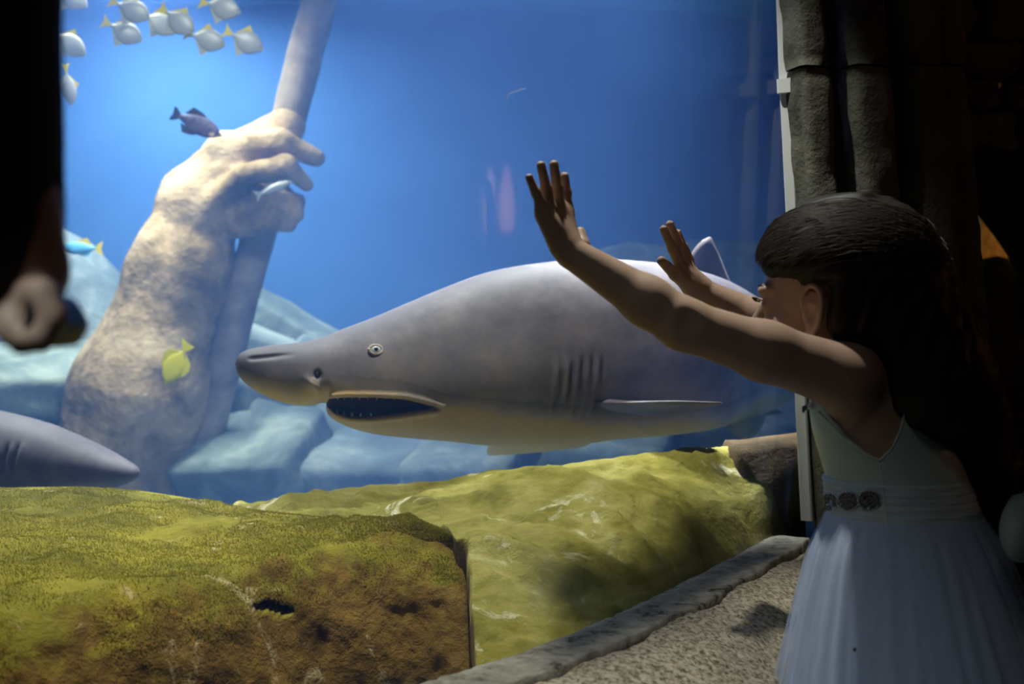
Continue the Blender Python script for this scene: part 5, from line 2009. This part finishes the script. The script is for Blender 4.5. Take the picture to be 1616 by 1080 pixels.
zt, zb = P(1390, 767, 1.48)[2], P(1400, 830, 1.48)[2]
sv_ = []
lv = 16
for j in range(lv):
    s = j / (lv - 1)
    z = zt * (1 - s) + zb * s
    cc = WA + (T_ - WA) * ((z - WA[2]) / (T_[2] - WA[2]))
    wob = 0.0009 * math.sin(j * 2.3) + (0.002 if j in (0, lv - 1) else 0.003)
    sv_ += ell_ring(cc, 0.094 + wob + 0.004 * s, 0.106 + wob + 0.004 * s, z, j * 0.7, 0.004)
for j in (lv - 1, 0):
    s = j / (lv - 1)
    z = zt * (1 - s) + zb * s
    cc = WA + (T_ - WA) * ((z - WA[2]) / (T_[2] - WA[2]))
    sv_ += ell_ring(cc, 0.085, 0.097, z)
sash = mesh('sash', sv_, grid_faces(lv + 2, ring_n, True, True), M['sash'], girl)


def sash_pt(px, py, out=0.0):
    best = None
    ys = np.linspace(1.35, 1.75, 400)
    for yy in ys:
        q = P(px, py, yy)
        cc = WA + (T_ - WA) * ((q[2] - WA[2]) / (T_[2] - WA[2]))
        a, b = (q - cc) @ fwd, (q - cc) @ lft
        if (a / 0.1005) ** 2 + (b / 0.1125) ** 2 <= 1:
            return P(px, py, yy - out)
    return None


orn, orn_d = MB(), MB()
for (cx_, cy_, rx_, ry_) in ((1309, 792, 15, 13), (1338, 791, 17, 14.5), (1372, 790, 18, 15)):
    for rr in (1.0, 0.62, 0.25):
        nb_ = max(4, int(26 * rr))
        for k in range(nb_):
            an = 2 * PI * k / nb_
            q = sash_pt(cx_ + rx_ * rr * math.cos(an), cy_ + ry_ * rr * math.sin(an), 0.0005)
            if q is not None:
                orn.ball(q, 0.0016 if rr == 1.0 else 0.0013, 6, 5)
    for k in range(90):
        an, rr = rs.uniform(0, 2 * PI), math.sqrt(rs.random()) * 0.95
        q = sash_pt(cx_ + rx_ * rr * math.cos(an), cy_ + ry_ * rr * math.sin(an), 0.0)
        if q is not None:
            orn_d.ball(q, 0.0020, 6, 4)
orn_d.build('sash_ornament', M['bead_dark'], sash)['kind'] = 'stuff'
orn.build('silver_beads', M['bead'], sash)['kind'] = 'stuff'
seam = [sash_pt(1393 + 0.11 * (y - 767), y, 0.0005) for y in np.linspace(769, 828, 8)]
MB().tube([q for q in seam if q is not None], 0.0011, 6).build('sash_seam', M['piping'], sash)

# skirt: satin underskirt and a gathered tulle overlay
def skirt(name, mat, scale, nf, famp, seed, z0, z1):
    nl, na = 60, 240
    v_ = []
    for j in range(nl):
        s = j / (nl - 1)
        z = z0 * (1 - s) + z1 * s
        d_ = z0 - z
        flare = 0.012 + 0.40 * d_ / (1 + 0.9 * d_) + 0.05 * min(1, d_ / 0.05)*0.12
        ctr_ = WA + (T_ - WA) * ((z0 - WA[2]) / (T_[2] - WA[2])) + np.array([0.02, -0.0, 0]) * min(1, d_ / 0.25)
        for k in range(na):
            an = 2 * PI * k / na
            t = min(1, d_ / 0.05)
            fo = (math.sin(nf * an + 1.7 * math.sin(3 * an + seed) + 0.8 * math.sin(s * 4 + seed)) + 0.5 * math.sin((nf * 1.6) // 1 * an + seed * 2.0)) * famp * (0.25 + 0.75 * s) * t
            a, b = 0.091 + flare * scale + fo, 0.103 + flare * scale + fo
            q = ctr_ + fwd * a * math.cos(an) + lft * b * math.sin(an)
            v_.append((q[0], q[1], z))
    return mesh(name, v_, grid_faces(nl, na, True), mat, girl)


skirt('skirt', M['skirt'], 0.86, 19, 0.0065, 1.0, zb + 0.003, 0.14)
tul = skirt('tulle_overlay', M['tulle'], 1.0, 27, 0.0080, 2.3, zb + 0.004, 0.16)
kv = np.array([v_.co[:] for v_ in tul.data.vertices]) + np.array(world_loc(tul))
kx, ky = kv[:, 0] / kv[:, 1] * F + 808, 540 - (kv[:, 2] - CAMZ) / kv[:, 1] * F
near_ = np.where((np.abs(kx - 1343) < 9) & (np.abs(ky - 1024) < 9))[0]
if len(near_):
    q = kv[near_[np.argmin(kv[near_, 1])]]
    MB().ball(q + [0, -0.001, 0], (0.0026, 0.0016, 0.0026), 10, 6).build('speck', M['bead_dark'], tul)
# bow at the back of the sash
bq = WA - fwd * 0.150 + upv * 0.005
bs = SDF()
bs.add(ellip(bq, (0.018, 0.020, 0.024), HAX), 0.01)
for sg in (1, -1):
    c_ = bq + lft * sg * 0.062 - fwd * 0.012 - upv * 0.012
    ax_l = np.stack([fwd, lft * 0.94 - upv * 0.34 * sg, upv * 0.94 + lft * 0.34 * sg])
    bs.add(ellip(c_, (0.026, 0.052, 0.040), ax_l), 0.014)
    bs.sub(ellip(c_ - fwd * 0.026 + lft * sg * 0.012, (0.006, 0.040, 0.004), ax_l), 0.006)
    tl = catmull([bq, bq + lft * sg * 0.02 - fwd * 0.03 - upv * 0.06, bq + lft * sg * 0.045 - fwd * 0.06 - upv * 0.16, bq + lft * sg * 0.055 - fwd * 0.085 - upv * 0.28], 12)
    for a, b in zip(tl[:-1], tl[1:]):
        for o_ in (-0.014, 0.0, 0.014):
            bs.add(roundcone(a + lft * o_, b + lft * o_ * 1.2, 0.0065), 0.006)
v, f = bs.polygonise(0.004)
mesh('bow', v, f, M['satin'], girl)

# ------------------------------------------------------------------ the person at the left edge
gx0, gy0 = -0.66, 0.62
ps = thing('person', 'out of focus person in black sleeve at left edge, hand holding a dark object', 'person', (gx0, gy0, 0.0))
pb = SDF()
shl, elb, wri = np.array([gx0 + 0.19, gy0, 1.44]), np.array([-0.309, 0.62, 1.25]), P(32, 425, 0.70)
hd_ = P(40, 492, 0.71)
pb.add(ellip((gx0, gy0, 1.20), (0.17, 0.11, 0.28)), 0.05)
pb.add(ellip((gx0, gy0, 0.95), (0.16, 0.12, 0.16)), 0.06)
for s_ in (1, -1):
    pb.add(roundcone((gx0 + s_ * 0.09, gy0, 0.90), (gx0 + s_ * 0.10, gy0, 0.48), 0.085, 0.058), 0.04)
    pb.add(roundcone((gx0 + s_ * 0.10, gy0, 0.48), (gx0 + s_ * 0.10, gy0 - 0.01, 0.09), 0.058, 0.04), 0.03)
    pb.add(roundcone((gx0 + s_ * 0.10, gy0 - 0.03, 0.045), (gx0 + s_ * 0.11, gy0 + 0.15, 0.035), 0.04, 0.032), 0.02)
pb.add(roundcone((gx0, gy0, 1.42), (gx0, gy0 + 0.02, 1.56), 0.06, 0.052), 0.03)
pb.add(ellip((gx0, gy0 + 0.03, 1.64), (0.074, 0.095, 0.11)), 0.02)
pb.add(ellip((gx0, gy0 + 0.07, 1.59), (0.055, 0.06, 0.065)), 0.02)
pb.add(roundcone((gx0, gy0 + 0.125, 1.63), (gx0, gy0 + 0.14, 1.605), 0.01, 0.014), 0.01)
pb.add(roundcone(shl, elb, 0.05, 0.042), 0.03)
pb.add(roundcone(elb, wri, 0.042, 0.028), 0.02)
pb.add(roundcone((gx0 - 0.19, gy0, 1.44), (gx0 - 0.25, gy0 - 0.02, 1.14), 0.05, 0.042), 0.03)
pb.add(roundcone((gx0 - 0.25, gy0 - 0.02, 1.14), (gx0 - 0.22, gy0 + 0.14, 0.93), 0.042, 0.028), 0.02)
pb.add(roundcone((gx0 - 0.22, gy0 + 0.14, 0.93), (gx0 - 0.21, gy0 + 0.19, 0.86), 0.03, 0.025), 0.02)
# the visible hand, closed on the object: palm, four curled fingers, thumb
pm = P(30, 470, 0.70)
pb.add(roundcone(wri, pm, 0.024, 0.022), 0.012)
for k in range(4):
    r_ = 0.0082 - 0.0006 * abs(k - 1)
    yk = 0.69 + 0.016 * (k - 1.5)
    kn = P(66, 462 + 4 * k, yk)
    m1 = P(84, 498 + 4 * k, yk)
    m2 = P(66, 530 + 3 * k, yk)
    m3 = P(42, 536 + 2 * k, yk)
    pb.add(roundcone(pm, kn, 0.014, r_ * 1.1), 0.006)
    pb.add(roundcone(kn, m1, r_ * 1.1, r_), 0.004)
    pb.add(roundcone(m1, m2, r_, r_ * 0.95), 0.004)
    pb.add(roundcone(m2, m3, r_ * 0.95, r_ * 0.8), 0.004)
pb.add(roundcone(P(14, 480, 0.685), P(20, 516, 0.675), 0.012, 0.010), 0.008)
pb.add(roundcone(P(20, 516, 0.675), P(36, 543, 0.675), 0.010, 0.0075), 0.004)
v, f = pb.polygonise(0.0045)
mesh('body', v, f, M['skin'], ps)
ct = SDF()
ct.add(ellip((gx0, gy0, 1.20), (0.19, 0.13, 0.30)), 0.05)
ct.add(ellip((gx0, gy0, 0.93), (0.185, 0.14, 0.20)), 0.06)
ct.add(roundcone(shl, elb, 0.066, 0.060), 0.04)
ct.add(roundcone(elb, P(-40, 395, 0.70), 0.060, 0.052), 0.03)
ct.add(roundcone((gx0 - 0.19, gy0, 1.44), (gx0 - 0.25, gy0 - 0.02, 1.14), 0.066, 0.058), 0.04)
ct.add(roundcone((gx0 - 0.25, gy0 - 0.02, 1.14), (gx0 - 0.22, gy0 + 0.13, 0.95), 0.058, 0.045), 0.03)
for s_ in (1, -1):
    ct.add(roundcone((gx0 + s_ * 0.09, gy0, 0.88), (gx0 + s_ * 0.10, gy0, 0.12), 0.10, 0.062), 0.03)
v, f = ct.polygonise(0.008, noise=lambda p: 0.006 * fbm(p, 9, 3, 9))
mesh('coat', v, f, M['black_cloth'], ps)
hh = SDF()
hh.add(ellip((gx0, gy0 + 0.01, 1.66), (0.088, 0.10, 0.108)), 0.02)
hh.add(ellip((gx0, gy0 - 0.03, 1.55), (0.075, 0.06, 0.10)), 0.03)
v, f = hh.polygonise(0.008)
mesh('hair', v, f, M['hair'], ps)
# dark object in the hand
hq = [P(a, b, 0.69) for a, b in ((74, 462), (92, 466), (106, 486), (117, 510), (112, 528), (98, 547), (76, 549), (66, 520))]
ob = prism('dark_case', [(q[0], q[2]) for q in hq], 0.662, 0.718, M['dark_case'], '', '', 3, 0.0008)
tag(ob, 'small black case held in the blurred hand at left edge', 'held object')

# ------------------------------------------------------------------ lantern of the hall whose flame is mirrored in the pane
M['flame'] = plain('flame', (0.9, 0.4, 0.2), 0.6)
_b = M['flame'].node_tree.nodes['Principled BSDF']
_b.inputs['Emission Color'].default_value = (1.0, 0.42, 0.22, 1)
_b.inputs['Emission Strength'].default_value = 8.0
M['iron'] = plain('iron', (0.02, 0.02, 0.02), 0.5, 0.4, 0.8)
_gp, _gn = glass_at(800)
_d = np.array([-8.0 / F, 1.0, (540 - 372) / F])
_r = _d - 2 * (_d[0] * _gn[0] + _d[1] * _gn[1]) * np.array([_gn[0], _gn[1], 0])
_z0 = CAMZ + (540 - 372) / F * _gp[1]
_k = (2.3 - _gp[0]) / _r[0]
lp = np.array([2.3, _gp[1] + _r[1] * _k, _z0 + _r[2] * _k])      # where a mirrored ray meets the far side of the hall
lt = thing('wall_torch', 'iron bowl torch with orange flame standing in the dark hall', 'torch', (lp[0], lp[1], 0.0))
fv, ff = [], []
for j in range(14):
    s = j / 13
    r_ = 0.075 * math.sin(PI * min(1, 0.12 + 0.88 * s)) ** 0.7 * (1 - 0.35 * s) + 0.001
    for k in range(14):
        an = 2 * PI * k / 14
        fv.append(lp + [r_ * math.cos(an) + 0.03 * s * s, r_ * math.sin(an), 0.24 * s])
mesh('flame', fv, grid_faces(14, 14, True), M['flame'], lt)
bv = []
for r_, z in ((0.02, -0.12), (0.09, -0.08), (0.12, 0.0), (0.11, 0.0), (0.08, -0.06), (0.01, -0.09)):
    for k in range(20):
        an = 2 * PI * k / 20
        bv.append(lp + [r_ * math.cos(an), r_ * math.sin(an), z])
mesh('bowl', bv, grid_faces(6, 20, True), M['iron'], lt)
MB().tube([lp + [0, 0, -1.3 + 0.0], lp + [0, 0, -0.1]], 0.025, 12).build('pole', M['iron'], lt)
